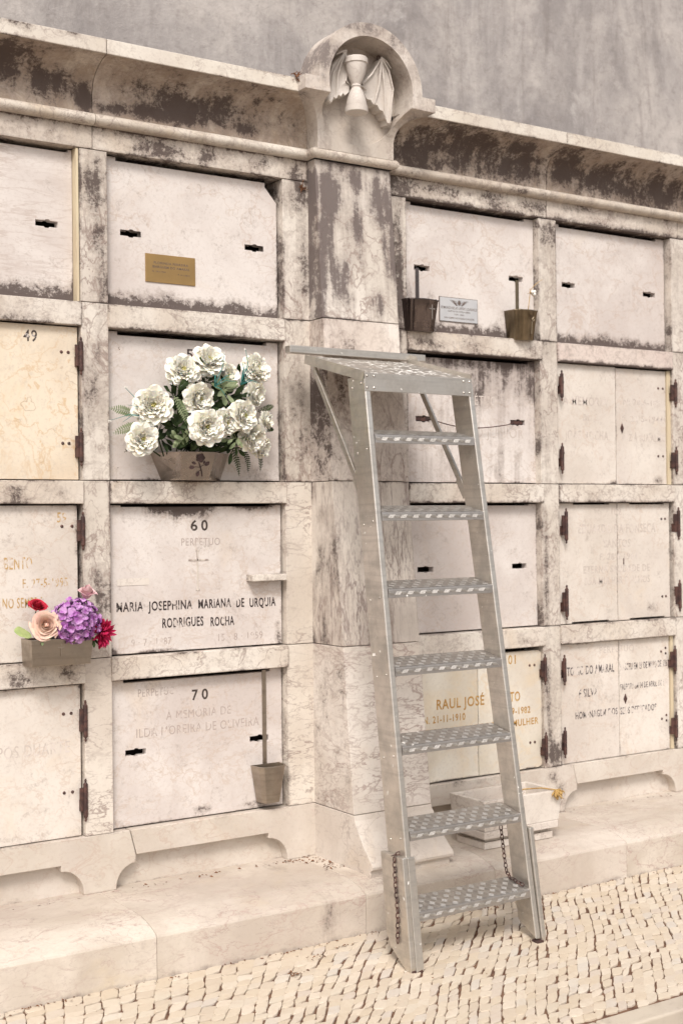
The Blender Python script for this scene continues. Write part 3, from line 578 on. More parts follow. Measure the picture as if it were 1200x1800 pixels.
# column A
t=make_slab(0.,0,'marble slab numbered 40 with a chipped corner and a small brass plaque','slab',chip=(.050,.085))
letters(t,'tx_faint',[('40',.324,.388,2.665,.036)],YS,'number')
pl=part('plaque',MB().box(.157,.356,YS-.004,YS-.0002,2.321,2.423),'brass',t,bevel=.0008,label='brushed brass plaque engraved with a name and two dates')
part('inscription',(lambda m:m)(MB()) if 0 else text_mb('FLORINDA FERREIRA',.190,.327,2.388,.0082,YS-.0042,.0004,.01),'ink',pl,fix=False)
part('inscription',text_mb('IBARGUEM DO AMARAL',.184,.333,2.3735,.0082,YS-.0042,.0004,.01),'ink',pl,fix=False)
part('inscription',text_mb('N. 18·6·1924',.184,.236,2.358,.0052,YS-.0042,.0004,.01),'ink',pl,fix=False)
part('inscription',text_mb('F. 4·1·2012',.286,.333,2.353,.0052,YS-.0042,.0004,.01),'ink',pl,fix=False)
t=make_slab(0.,1,'plain marble slab behind the white flower arrangement','slab_low',slots=False)
letters(t,'tx_black',[('50',.318,.385,2.052,.036)],YS,'number',bold=.01)
bits=MB()
for x,z in ((.052,2.075),(.055,2.07),(.045,1.65),(.38,2.07)): bits.lathe([(0,-.0005),(.0018,-.0004),(.002,0)],(x,YS,z),6,'y')
part('speck',bits,'ink',t)
t=make_slab(0.,2,'marble slab numbered 60 with a carved cross, black name lettering and one small shelf','slab_top_soot',slots=False,tops=[(.05,.655,.006)],y=.028)
letters(t,'tx_num',[('6',.324,.352,1.424,.037),('0',.367,.394,1.424,.037)],.028,'number',bold=.02)
letters(t,'tx_inc',[('PERPETUO',.286,.444,1.369,.027),('9 · 7 · 1887',.086,.242,1.014,.026),('15 · 8 · 1959',.433,.621,1.014,.026)],.028,bold=.0)
letters(t,'tx_black',[('MARIA',.030,.133,1.140,.032),('JOSEPHINA',.152,.328,1.139,.032),('MARIANA',.352,.488,1.138,.032),('DE',.510,.543,1.136,.032),('URQUIA',.566,.679,1.134,.032),('RODRIGUES',.207,.372,1.075,.033),('ROCHA',.402,.500,1.071,.032)],.028,bold=.022)
cr=MB(); yy=.028-.0016
for a in ((.347,.354,1.204,1.350),(.320,.390,1.312,1.319)): 
    cr.box(a[0],a[1],yy,.028,a[2],a[3])
for (x,z) in ((.3505,1.350),(.3505,1.206),(.322,1.3155),(.388,1.3155)): cr.box(x-.008,x+.008,yy-.0004,.0275,z-.003,z+.003)
part('carved_cross',cr,'pil_dark',t,bevel=.0008)
part('shelf',MB().box(.553,.700,-.022,.0275,1.231,1.256),'rail',t,bevel=.003,label='small marble shelf on the right of the slab')
part('shelf_scar',MB().box(.034,.157,.0265,.0278,1.232,1.257),'foot',t,label='pale scar where the left shelf has broken off')
t=make_slab(0.,3,'marble slab numbered 70 with incised memorial lettering and a hanging tin bucket','slab_low',tops=[(.057,.655,.011)])
letters(t,'tx_num',[('7',.326,.351,.804,.037),('0',.366,.392,.804,.037)],YS,'number',bold=.02)
letters(t,'tx_inc',[('PERPÉTUO',.113,.257,.832,.028),('À MEMÓRIA DE',.222,.486,.741,.030),('ILDA MOREIRA DE OLIVEIRA',.105,.605,.687,.032)],YS)
# column B
t=make_slab(1.292,0,'marble slab numbered 71 with a small metal plate between two hanging vases','slab')
letters(t,'tx_faint',[('71',1.612,1.668,2.664,.037)],YS,'number')
pl=part('plaque',MB().box(1.479,1.681,YS-.004,YS-.0002,2.276,2.378),'ink',t,label='white metal plate with a winged emblem and four lines of text')
part('plate_face',MB().box(1.4812,1.6788,YS-.0050,YS-.0035,2.2782,2.3758),'plate',pl)
yy=YS-.0052
for s,a,b,z,h in (('EDMUNDO BELAS LAPIDO LOURENÇO',1.487,1.677,2.329,.0105),('CAPITÃO DA FORÇA AÉREA',1.522,1.640,2.317,.0065),('1934 - 2004',1.556,1.607,2.3045,.0062),('PARA SEMPRE NOS NOSSOS CORAÇÕES',1.503,1.661,2.289,.0068)):
    part('inscription',text_mb(s,a,b,z,h,yy,.0003,.008),'ink',pl,fix=False)
em=MB()
for sgn in (-1,1):
    for k in range(7):
        x0=1.582+sgn*.008; L=.047-.0055*k; z=2.3655-.0030*k
        em.add([(x0,yy-.0002,z-.0035),(x0+sgn*L*.6,yy-.0002,z-.003+.0008*(6-k)*.4),(x0+sgn*L,yy-.0002,z+.0012),(x0+sgn*L*.55,yy-.0002,z+.0005)],[(0,1,2,3)])
em.xz(arc(1.582,2.357,.0072,.0095,0,337.5,15),yy-.0008,yy)
for q in range(8):
    a=q*math.pi/4; em.tube([(1.582+.006*math.cos(a),yy-.0006,2.357+.008*math.sin(a)),(1.582+.011*math.cos(a),yy-.0006,2.357+.0125*math.sin(a))],.0009,4)
part('emblem',em,'ink',pl,fix=False)
t=make_slab(1.292,1,'soot streaked marble slab behind the ladder with a wire strung between its slots','slab_dirty',tops=[(1.3,1.96,.012)])
letters(t,'tx_faint',[('PERPÉTUO',1.56,1.78,1.935,.040),('D. ANTÓNIO JÚNIOR',1.355,1.93,1.800,.042)],YS)
for x in (1.354,1.858): part('slot_fitting',MB().xz([(x+.002,1.860),(x+.07,1.858),(x+.072,1.868),(x+.055,1.878),(x+.04,1.872),(x+.02,1.880),(x+.003,1.876)],YS+.004,YS+.01),'iron',t)
pts=[Vector((1.41,.03,1.868))]+[Vector((1.41+.46*i/10,.012,1.868-.030*math.sin(math.pi*(i/10)**.85)-.006*i/10)) for i in range(1,10)]+[Vector((1.87,.03,1.867))]
part('wire',MB().tube(pts,.0022,6),'iron',t,smooth=True); diamond(t,1.665,1.80,YS)
t=make_slab(1.292,2,'plain marble slab with two slots seen between the ladder rungs','slab_low',tops=[(1.3,1.955,.006)])
t=thing('niche_cover','pair of milky onyx doors with gilded lettering behind the lower ladder rungs','niche cover',(1.65,YD,.372),'marble covers closing the wall niches')
o=[(1.6485,.379),(1.980,.379)]+arc(1.978,.402,.022,.022,-90,0,5)+arc(1.978,.862,.022,.022,0,90,5)+[(1.6485,.884)]
part('door_leaf',MB().xz([(1.296,.379),(1.6455,.379),(1.6455,.884),(1.296,.884)],YD,YD+.03),'onyx',t,bevel=.001); part('door_leaf',MB().xz(o,YD,YD+.03),'onyx',t,bevel=.001)
letters(t,'tx_gold',[('101',1.795,1.855,.834,.037)],YD,'number',bold=.012)
letters(t,'tx_gold',[('RAUL JOSÉ',1.430,1.680,.674,.040),('PINTO',1.755,1.877,.674,.040),('N. 21-11-1910',1.362,1.578,.620,.028),('F. 3-9-1982',1.76,1.934,.618,.028),('ETERNA SAUDADE DE SUA MULHER',1.350,1.979,.567,.028)],YD,bold=.018)
hinge(t,2.002,.733,.868,-1); hinge(t,2.003,.396,.531,-1); bolts(t,[(1.933,.821),(1.960,.821),(1.931,.489),(1.957,.489)],YD)
# column C
t=make_slab(2.1,0,'marble slab numbered 72 with two slots, at the top right','slab')
letters(t,'tx_faint',[('72',2.437,2.495,2.665,.037)],YS,'number')
def pair(row,label):
    a,b=ROWS[row]; t=thing('niche_cover',label,'niche cover',(2.45,YD,a),'marble covers closing the wall niches')
    return t,a,b
t,a,b=pair(1,'pair of marble doors numbered 92 with incised memorial lettering and a diamond lock plate'); t['label']='pair of pale marble doors under the pinkish rail with a diamond lock plate'
part('door_leaf',MB().xz(outline(2.104,2.4625,a+.003,b-.003),YD,YD+.03),'door',t,bevel=.001); part('door_leaf',MB().xz(outline(2.4655,2.787,a+.003,b-.006),YD,YD+.03),'door',t,bevel=.001)
part('filler_strip',MB().box(2.790,2.812,.012,.05,a+.002,b-.004),'strip',t)
letters(t,'tx_faint',[('A MEMÓRIA',2.143,2.413,1.955,.038),('DE',2.266,2.303,1.888,.028),('JOÃO ROCHA',2.154,2.415,1.803,.040),('92',2.442,2.488,2.085,.032),('N. 28-6-1881',2.513,2.768,1.969,.028),('F. 22-5-1944',2.506,2.768,1.893,.028),('PAZ À SUA ALMA',2.505,2.775,1.803,.032)],YD,bold=.008,depth=.0016)
for x,z0,z1,s in ((2.117,1.966,2.103,-1),(2.115,1.647,1.784,-1),(2.829,1.964,2.098,-1),(2.829,1.649,1.782,-1)): hinge(t,x,z0,z1,s,y=-.006,leafw=.012 if x<2.5 else .030)
bolts(t,[(2.146,2.052),(2.145,1.740),(2.738,2.052),(2.768,2.052),(2.733,1.736),(2.765,1.737)],YD); diamond(t,2.502,1.859,YD)
t,a,b=pair(2,'pair of pale marble doors with a short keyhole and faint centred lettering, third row')
part('door_leaf',MB().xz(outline(2.104,2.4625,a+.003,b-.002,[(2.196,2.416,.006)],[(2.182,2.407,.006)]),YD,YD+.03),'door',t,bevel=.001)
part('door_leaf',MB().xz(outline(2.4655,2.80,a+.003,b-.002,[(2.543,2.767,.006)],[(2.538,2.763,.006)]),YD,YD+.03),'door',t,bevel=.001)
letters(t,'tx_faint',[('EDUARDO DA FONSECA',2.227,2.708,1.385,.040),('SANTOS',2.381,2.546,1.320,.036),('F. 28·6·1964',2.354,2.590,1.264,.029),('ETERNA SAUDADE DE',2.254,2.668,1.207,.032),('SUA MULHER E FILHOS',2.260,2.668,1.155,.032),('102',2.43,2.49,1.465,.032)],YD,bold=.006,depth=.0016)
for x,z0,z1,s in ((2.133,1.341,1.499,-1),(2.131,1.007,1.162,-1),(2.838,1.346,1.500,-1),(2.840,1.011,1.161,-1)): hinge(t,x,z0,z1,s,y=-.006,leafw=.022 if x<2.5 else .030)
bolts(t,[(2.150,1.443),(2.150,1.105),(2.748,1.445),(2.772,1.445),(2.748,1.085),(2.772,1.085)],YD); part('keyhole',MB().box(2.499,2.505,YD-.001,YD+.002,1.24,1.268),'iron',t)
t,a,b=pair(3,'pair of pale marble doors with worn dark lettering and a diamond lock plate')
part('door_leaf',MB().xz(outline(2.104,2.4625,a+.003,b-.003),YD,YD+.03),'door',t,bevel=.001); part('door_leaf',MB().xz(outline(2.4655,2.787,a+.003,b-.003),YD,YD+.03),'door',t,bevel=.001)
part('filler_strip',MB().box(2.790,2.808,.012,.05,a+.002,b-.002),'strip',t)
letters(t,'tx_worn',[('ANTÓNIO DO AMARAL',2.104,2.434,.759,.037),('E SILVA',2.218,2.331,.658,.036),('HOMENAGEM DOS',2.196,2.452,.565,.030),('SEUS DEDICADOS',2.470,2.70,.562,.030),('NASCEU EM 27 DE MAIO DE 1862',2.472,2.786,.760,.030),('FALECEU EM 14 DE ABRIL DE 1942',2.472,2.786,.672,.026),],YD,bold=.012)
letters(t,'tx_faint',[('PERPÉTUO',2.346,2.560,.845,.029)],YD)
for x,z0,z1,s in ((2.113,.722,.858,-1),(2.111,.405,.542,-1),(2.803,.721,.856,-1),(2.805,.410,.549,-1)): hinge(t,x,z0,z1,s,y=-.006,leafw=.012 if x<2.5 else .028)
bolts(t,[(2.137,.82),(2.135,.505),(2.735,.83),(2.765,.845),(2.765,.82),(2.735,.518),(2.765,.533),(2.765,.508)],YD); diamond(t,2.502,.63,YD)
# ------------------------------------------------------------------ ladder
lad=thing('step_ladder','dented aluminium platform ladder with seven tread plate steps leaning on the pilaster','ladder',(.98,-.80,0.))
yf=lambda z:-.53-.1326*(1.965-z)          # front edge of the rails
xr=lambda z:1.237-.0335*z                 # inner face of the right rail
XL=.738; RD=.105
def rail_mb(xin_top,xin_bot,sgn,z0,z1,th=.023,front=0.,depth=RD,cut=0.):
    mb=MB(); a,b=(xin_bot,xin_bot+sgn*th),(xin_top,xin_top+sgn*th)
    def ring(z,xs,back): y=yf(z)-front; return [(xs[0],y,z),(xs[1],y,z),(xs[1],y+back,z),(xs[0],y+back,z)]
    vs=ring(z0,a,depth)+ring(z1,b,depth)
    if cut:
        # slanted bottom, high at the rear
        vs[2]=(vs[2][0],vs[2][1]-.01,z0+cut); vs[3]=(vs[3][0],vs[3][1]-.01,z0+cut)
    return mb.add(vs,[(0,3,2,1),(4,5,6,7),(0,1,5,4),(1,2,6,5),(2,3,7,6),(3,0,4,7)])
lr=part('rail',rail_mb(XL,XL,-1,.10,1.955),'alu',lad,bevel=.004,seg=3)
rrl=part('rail',rail_mb(xr(1.955),xr(-.022),1,-.022,1.955,cut=.05),'alu',lad,bevel=.004,seg=3)
# raised flange along the inner edges (channel lip) and rivets
for sgn,xf in ((-1,lambda z:XL),(1,xr)):
    for z in (1.93,1.70,1.45,1.19,.93,.66,.39):
        xo=xf(z)+sgn*.023
        for j,d in enumerate((.022,.078)):
            mb=MB().lathe([(.0045,0),(.004,.0016),(.002,.0028),(0,.003)],(0,0,0),8)
            mb.v=[(xo+sgn*v[2],yf(z)+d+v[0],z-.012*j+v[1]) for v in mb.v]
            part('rivet',mb,'alu',lad,smooth=True)
# telescoping foot sleeves
def sleeve(x0,x1,zt):
    mb=MB(); yb=lambda z:yf(z)+RD+.012; f=lambda z:yf(z)-.010
    prof=[(f(zt),zt),(f(.02),.02+FZ),(f(.008)+.004,.004+FZ),(f(0)+.020,FZ),(f(0)+.035,.006+FZ),(yb(.09)-.02,.065+FZ),(yb(.12),.11+FZ),(yb(zt),zt)]
    return mb.yz(prof,x0,x1)
part('foot_sleeve',sleeve(.694,.7145,.335),'alu',lad,bevel=.003); 
part('foot_sleeve',MB().add([(.7148,yf(.335)-.010,.333),(.745,yf(.335)-.010,.333),(.745,yf(.0)-.010,.012+FZ),(.7148,yf(.0)-.010,.004+FZ),(.7148,yf(.335)-.0005,.333),(.745,yf(.335)-.0005,.333),(.745,yf(.0)-.0005,.012+FZ),(.7148,yf(.0)-.0005,.004+FZ)],[(0,1,2,3),(4,7,6,5),(0,4,5,1),(1,5,6,2),(2,6,7,3),(3,7,4,0)]),'alu',lad,bevel=.002)
xo=xr(.3)+.0235
sl=sleeve(xo+.001,xo+.020,.36); sl.v=[(v[0]+xr(v[2])-xr(.3),v[1],v[2]) for v in sl.v]
part('foot_sleeve',sl,'alu',lad,bevel=.003)
for x0,x1 in ((.698,.742),(xr(0)+.001,xo+.02)): part('rubber_foot',MB().box(x0,x1,yf(0)-.008,yf(0)+.022,FZ-.001,.012+FZ),'iron',lad,bevel=.003)
# treads
TZ=[1.752,1.482,1.219,.955,.693,.412,.152]
ca,sa=math.cos(R(12.5)),math.sin(R(12.5))
def tread(zt,idx):
    yt=yf(zt)-.002; xa,xb=XL+.0008,xr(zt)-.0008; D=.107; mb=MB()
    P=lambda u,w:(yt+u*ca-w*sa,zt+u*sa+w*ca)       # u depth, w normal
    # bent sheet: top, nose, front lip
    prof=[P(D,-.026),P(D,0),P(.006,0),P(.0015,-.0015),P(-.0005,-.006),(yt-.0005,zt-.030),(yt+.003,zt-.031),P(.005,-.007),P(.008,-.003),P(D-.003,-.003),P(D-.003,-.026)]
    mb.yz(prof,xa,xb)
    # five bar pattern
    q=random.Random(idx); cell=.0262; nx=int((xb-xa)/cell); ny=4
    def bar(cx,cu,ang,L=.0205,w=.0030):
        dx,du=math.cos(ang)*L/2,math.sin(ang)*L/2; nx_,nu=-math.sin(ang)*w/2,math.cos(ang)*w/2; vs=[]
        for (a,b) in ((-dx,-du),(dx,du)):
            for s in (-1,1): vs.append((cx+a+nx_*s,cu+b+nu*s,.0002))
        vs+=[(cx-dx*.75,cu-du*.75,.0009),(cx+dx*.75,cu+du*.75,.0009)]
        out=[]
        for x,u,w_ in vs:
            if u>=0: y,z=P(u,w_)
            else: y,z=yt-.0005-w_,zt+u*1.0
            out.append((min(max(x,xa),xb),y,z))
        mb.add(out,[(0,2,5,4),(3,1,4,5),(1,0,4),(2,3,5)])
    for i in range(nx):
        for j in range(ny):
            cx=xa+.014+i*cell; cu=.014+j*.0262
            ang=R(38) if (i+j)%2 else R(-38); n_=(-math.sin(ang),math.cos(ang))
            for k in range(-2,3): 
                uu=cu+n_[1]*k*.0042
                if .004<uu<D-.004: bar(cx+n_[0]*k*.0042,uu,ang)
        cx=xa+.014+i*cell
        for k in range(-2,3):
            ang=R(52) if i%2 else R(-35)
            bar(cx+k*.0048,-.016,ang,.017)
    o=part('tread',mb,'alu_tread',lad,fix=False); o.data.materials.append(M['alu_bar'])
    for p in list(o.data.polygons)[13:]: p.material_index=1
    return o
for i,z in enumerate(TZ): tread(z,i)
# platform
ya,za,yb_,zb=-.537,1.966,-.150,2.066
def pp(u,w=0.):
    d=Vector((yb_-ya,zb-za)); L=d.length; d/=L; n=Vector((-d.y,d.x)); return (ya+d.x*u+n.x*w,za+d.y*u+n.y*w)
mb=MB().yz([pp(0,0),pp(.40,0),pp(.40,-.004),pp(0,-.004)],.7145,1.182)
part('platform',mb,'alu_paint',lad,bevel=.0008)
part('front_plate',MB().yz([(ya-.003,za-.064),(ya+.0,za-.064),(ya+.0,za-.001),(ya-.003,za-.001)],.7125,1.184),'alu',lad,bevel=.0008)
for x in (.722,.752,1.147,1.174):
    for z in (1.955,1.914): part('rivet',MB().lathe([(.005,0),(.004,-.002),(0,-.003)],(x,ya-.003,z),8,'y'),'alu',lad,smooth=True)
for x0,x1,top in ((.7125,.7155,.004),(1.181,1.184,.016)):
    part('side_lip',MB().yz([pp(0,top),pp(.40,top),pp(.40,-.030),pp(.12,-.030),pp(.0,-.030)],x0-.0005,x1+.0005),'alu',lad)
part('wall_bar',MB().yz([(-.150,2.075),(-.112,2.075),(-.112,2.102),(-.150,2.102)],.648,1.268),'alu',lad,bevel=.002)
part('bar_clip',MB().yz([pp(.36,.03),pp(.405,.03),pp(.405,.0),pp(.33,.0)],1.19,1.194),'alu',lad)
for xx,sgn in ((.727,-1),(1.186,1)):
    a=Vector((xx,-.165,2.045)); b=Vector((xx+.004,-.468,1.575)); part('brace',MB().plank(a,b,.004,.022,(1,0,0)).plank(a+Vector((.009,.0,0)),b+Vector((.009,0,0)),.016,.003,(1,0,0)),'alu',lad,bevel=.0008)
    d=(b-a).normalized(); part('brace_clip',MB().plank(b-d*.035,b+d*.045,.010,.030,(1,0,0)),'alu',lad,bevel=.001)
# chains
def chain(pts,parent):
    mb=MB(); P=[Vector(p) for p in pts]; seg=[]; 
    tot=[0]
    for a,b in zip(P,P[1:]): tot.append(tot[-1]+(b-a).length)
    def at(s):
        for i in range(len(P)-1):
            if s<=tot[i+1]: return P[i].lerp(P[i+1],(s-tot[i])/(tot[i+1]-tot[i])),(P[i+1]-P[i]).normalized()
        return P[-1],(P[-1]-P[-2]).normalized()
    s=0;k=0
    while s<tot[-1]:
        c,d=at(s); e=Vector((1,0,0)) if abs(d.x)<.9 else Vector((0,1,0)); e=(e-d*e.dot(d)).normalized(); w=d.cross(e)
        e1=(e+w).normalized() if k%2 else (e-w).normalized(); e1=w if k%2 else (w*.35+e*.94)
        mb.tube([c+d*.0105*math.cos(t*math.pi/5)+e1*.0055*math.sin(t*math.pi/5) for t in range(10)],.0019,6,True); s+=.0165;k+=1
    return part('chain',mb,'iron',parent,smooth=True)
yc=lambda z:yf(z)+.035
chain([(.7245,yc(.34)+.0,.343),(.691,yc(.33),.338),(.690,yc(.25)+.003,.25),(.691,yc(.15)+.006,.15),(.689,yc(.1)+.012,.055)],lad)
xq=xr(.3)-.004
chain([(xq+.002,yf(.36)+RD+.012,.34),(xq+.002,yf(.25)+RD+.010,.24),(xq-.001,yf(.18)+RD+.004,.190),(xq-.008,yf(.17)+.085,.178),(xq-.010,yf(.16)+.05,.171),(xq-.006,yf(.16)+.022,.165)],lad)
# ------------------------------------------------------------------ marble planter on the ledge
pt=thing('stone_planter','empty rectangular white marble planter on the ledge behind the ladder','planter',(1.57,-.23,ZL))
part('foot_slab',MB().box(1.398,1.748,-.320,-.145,ZL+.0005,.199),'foot',pt,bevel=.002)
part('neck',MB().box(1.413,1.735,-.306,-.155,.1992,.2155),'base',pt,bevel=.002)
part('tray',MB().box(1.385,1.765,-.335,-.135,.2157,.243),'foot',pt,bevel=.002)
mb=MB(); q=lambda e,z:[(1.388-e,-.333-e,z),(1.778+e,-.333-e,z),(1.778+e,-.125+e,z),(1.388-e,-.125+e,z)]
vs=q(-.004,.2436)+q(.005,.363)+q(-.015,.363)+q(-.022,.262)
mb.add(vs,[(3,2,1,0)]+[(i*4+k,i*4+(k+1)%4,(i+1)*4+(k+1)%4,(i+1)*4+k) for i in range(3) for k in range(4)]+[(12,13,14,15)])
part('box',mb,'foot',pt,bevel=.002)
wl=MB(); q=random.Random(2)
a=Vector((1.70,-.26,.355))
wl.tube([(1.60,-.22,.34),(1.66,-.25,.365),(1.71,-.30,.372),(1.745,-.345,.368)],[.002,.003,.003,.003],6)
for _ in range(26):
    p=Vector((1.755+q.gauss(0,.010),-.352+q.gauss(0,.006),.356+q.gauss(0,.009))); wl.tube([Vector((1.745,-.345,.368)),p,p+Vector((q.gauss(0,.005),-.003,-.008))],[.003,.0035,.001],5)
solo('withered_flower',wl,'dead',(1.745,-.345,.36),label='withered yellow brown flower drooping over the corner of the marble planter',cat='flower',smooth=True)
# ------------------------------------------------------------------ vases on the slabs
def vase(name,label,cx,yb,z0,z1,wt,wb,dt,mat,strap,n=6,half=False,flutes=0):
    t=thing(name,label,'vase',(cx,yb,z0))
    def ring(w,d,z,ins=0.):
        out=[]
        for k in range(n+1):
            a=math.pi*k/n; ex=.55 if not flutes else .45
            x=-math.copysign(abs(math.cos(a))**ex,math.cos(a))*(w/2-ins); y=-(math.sin(a)**ex if math.sin(a)>1e-9 else 0)*(d-ins)
            if flutes: f=1+.045*math.cos(flutes*a); x*=f; y*=f
            out.append((cx+x,yb+y-(ins*.3 if k in (0,n) else 0),z))
        return out
    rings=[ring(wb,dt*.8,z0),ring(wt,dt,z1-.006),ring(wt+.004,dt+.002,z1-.0055),ring(wt+.004,dt+.002,z1),ring(wt,dt,z1,.003),ring(wb,dt*.8,z0+.01,.004)]
    vs=[p for r_ in rings for p in r_]; N=n+1
    mb=MB().add(vs,[(i*N+k,i*N+(k+1)%N,(i+1)*N+(k+1)%N,(i+1)*N+k) for i in range(5) for k in range(N)]+[tuple(range(N-1,-1,-1)),tuple(5*N+k for k in range(N))])
    part('body',mb,mat,t,bevel=.0008 if not flutes else 0,smooth=bool(flutes))
    if strap: sx,zt=strap; part('strap',MB().box(sx-.0085,sx+.0085,YS-.0045,YS-.0015,z1-.02,zt),mat,t,bevel=.0005)
    return t
t=vase('hanging_vase','dark pleated tin vase with a small cross hanging left of the metal plate',1.342,YS-.006,2.216,2.344,.158,.130,.085,'dark_tin',(1.367,2.482),24,flutes=16)
cxx,yy=1.372,YS-.006-.0905
part('cross',MB().box(cxx-.002,cxx+.002,yy,yy+.004,2.262,2.322).box(cxx-.014,cxx+.014,yy,yy+.004,2.302,2.307),'steel',t,bevel=.0008)
part('strap_hook',MB().box(1.359,1.375,YS-.004,YS+.02,2.482,2.4845),'dark_tin',t)
t=vase('hanging_vase','tarnished brown tin vase hanging at the right of the metal plate',1.893,YS-.006,2.217,2.343,.128,.100,.08,'brown_tin',(1.901,2.482),24,flutes=12)
mb=MB(); yy=YS-.006-.083; mb.tube([(1.905,yy,2.24),(1.910,yy,2.31)],.0014,5)
for k in range(6): a=k; mb.tube([(1.910,yy,2.29+.004*k),(1.910+.012*math.sin(a*2.2),yy-.002,2.297+.004*k)],.0028,5)
part('relief',mb,'brown_tin',t)
dr=MB(); q=random.Random(4); dr.tube([(1.905,-.02,2.28),(1.910,-.03,2.36),(1.915,-.035,2.418)],.0016,5)
for _ in range(22):
    a=Vector((1.915,-.035,2.42)); dr.tube([a,a+Vector((q.gauss(.004,.012),q.gauss(0,.008),q.gauss(0,.010)))],[.0015,.0006],4)
dr.tube([(1.92,-.03,2.43),(1.945,-.03,2.455),(1.975,-.03,2.475),(1.99,-.03,2.483)],[.0013,.0012,.001,.0008],5)
t=thing('dried_flower','dried flower with white seed puffs standing in the tarnished brown vase','flower',(1.905,-.02,2.28)); part('stalk',dr,'dead',t)
mb=MB()
for c_ in ((1.920,-.045,2.421),(1.934,-.042,2.424),(1.930,-.045,2.412)): mb.lathe([(0,-.008),(.006,-.005),(.008,0),(.006,.005),(0,.008)],c_,8)
part('seed_puff',mb,'white_bit',t,smooth=True)
# tin bucket under a long strap at slab 70
t=vase('hanging_bucket','dull faceted tin bucket hanging from a long strap beside the bottom slab edge',.627,YS-.006,.402,.540,.122,.080,.075,'tin',(.627,.893),6)
# ------------------------------------------------------------------ plants
def petal_mb(mb,base,out,upv,L,Wd,cup,ruf,q,curl=.3,nu=4,nv=4):
    """one petal from base along 'out', curving towards upv"""
    out=out.normalized(); side=out.cross(upv).normalized(); nrm=side.cross(out).normalized(); vs=[]; ph=q.uniform(0,6.28); fr=q.uniform(5,9)
    for j in range(nv+1):
        v=j/nv; w=Wd*math.sin(math.pi*(v*.70+.07))**.8
        for i in range(nu+1):
            u=-1+2*i/nu; r=ruf*L*math.sin(u*fr+ph)*v*v
            p=base+out*(L*v*(1-.20*u*u*v))+side*(w*u*.5)+nrm*(cup*L*(v*v*.6+u*u*.22*v)+r)-nrm*(curl*L*max(0,v-.65)**2*2.5)
            vs.append(p)
    n=nu+1; mb.add(vs,[(j*n+i,j*n+i+1,(j+1)*n+i+1,(j+1)*n+i) for j in range(nv) for i in range(nu)])
def frame(d):
    d=d.normalized(); a=d.orthogonal().normalized(); return a,d.cross(a)
def peony(c,d,r,label,seed,group='white peonies in the trapezoid planter',mat='pet_white',core='pet_core',pot=None):
    q=random.Random(seed); c=Vector(c); d=Vector(d).normalized(); e1,e2=frame(d); t=thing('peony_flower',label,'flower',tuple(c-d*r*.5),group)
    mb=MB()
    for ring,(n,open_,L,Wd,cup) in enumerate(((7,-.25,.92,.95,.16),(8,-.02,.98,.90,.22),(8,.20,1.0,.84,.30),(9,.42,.98,.76,.36),(9,.66,.94,.68,.42),(9,.95,.88,.60,.46),(8,1.3,.82,.52,.46),(8,1.8,.74,.44,.42),(7,2.6,.66,.36,.34),(5,4.,.56,.28,.25))):
        for k in range(n):
            a=2*math.pi*(k+.5*(ring%2))/n+q.uniform(-.2,.2); rad=e1*math.cos(a)+e2*math.sin(a)
            o=(rad+d*(open_+q.uniform(-.14,.14))).normalized(); ll=r*L*q.uniform(.88,1.1)
            petal_mb(mb,c-d*r*.35+rad*r*.08,o,d,ll,r*Wd*q.uniform(.85,1.15),cup,.055,q,.30,6,5)
    part('petals',mb,mat,t,smooth=True,fix=False)
    cb=MB()
    for k in range(22):
        a=q.uniform(0,6.28); s=q.uniform(0,.16)*r; b=c-d*r*.2+(e1*math.cos(a)+e2*math.sin(a))*s; cb.tube([b,b+d*r*.30+(e1*math.cos(a)+e2*math.sin(a))*s*.5],[.0011,.0017],4)
    part('stamens',cb,core,t,fix=False)
    if pot:
        p=Vector(pot); part('stem',MB().tube([c-d*r*.4,(c-d*r*1.2).lerp(p,.35),p],[.0028,.0026,.0026],6),'stem',t,smooth=True)
    return t
PE=[((.246,-.085,1.998),.060,(-.25,-1,.35),'white peony with drooping lower petals, upper left of the trapezoid planter\'s bouquet'),
((.345,-.095,2.040),.060,(-.1,-1,.5),'tallest white peony at the top of the bouquet, touching the number'),
((.428,-.075,1.985),.052,(.2,-1,.2),'white peony half hidden behind teal grass blades'),
((.556,-.070,2.020),.058,(.3,-1,.3),'white peony at the upper right corner of the bouquet'),
((.545,-.080,1.922),.047,(.5,-1,-.2),'white peony just below the upper right corner bloom'),
((.105,-.130,1.862),.068,(-.3,-1,.15),'largest white peony at the left of the bouquet above a smaller one'),
((.293,-.120,1.890),.058,(.2,-1,-.15),'white peony in the very middle of the bouquet, turned down and right'),
((.067,-.130,1.743),.056,(-.15,-1,.0),'white peony at the lower left beside the planter rim'),
((.285,-.190,1.787),.062,(-.1,-1,-.05),'white peony with a yellow heart just above the planter rim'),
((.385,-.145,1.809),.051,(.25,-1,-.1),'white peony tucked right of the yellow hearted one'),
((.445,-.170,1.834),.058,(.15,-1,.0),'round white peony with a green heart, right of centre'),
((.592,-.075,1.826),.036,(.7,-1,.0),'small pale peony at the far right edge of the bouquet'),
((.504,-.130,1.757),.055,(.3,-1,-.35),'white peony hanging down at the right of the planter'),
((.560,-.095,1.725),.045,(.6,-1,-.4),'lowest white peony at the right, below its neighbour')]
for i,(c_,r_,d_,lb) in enumerate(PE): peony(c_,d_,r_*1.02,lb,100+i,pot=(.26+.35*(c_[0]-.3),-.03,1.69))
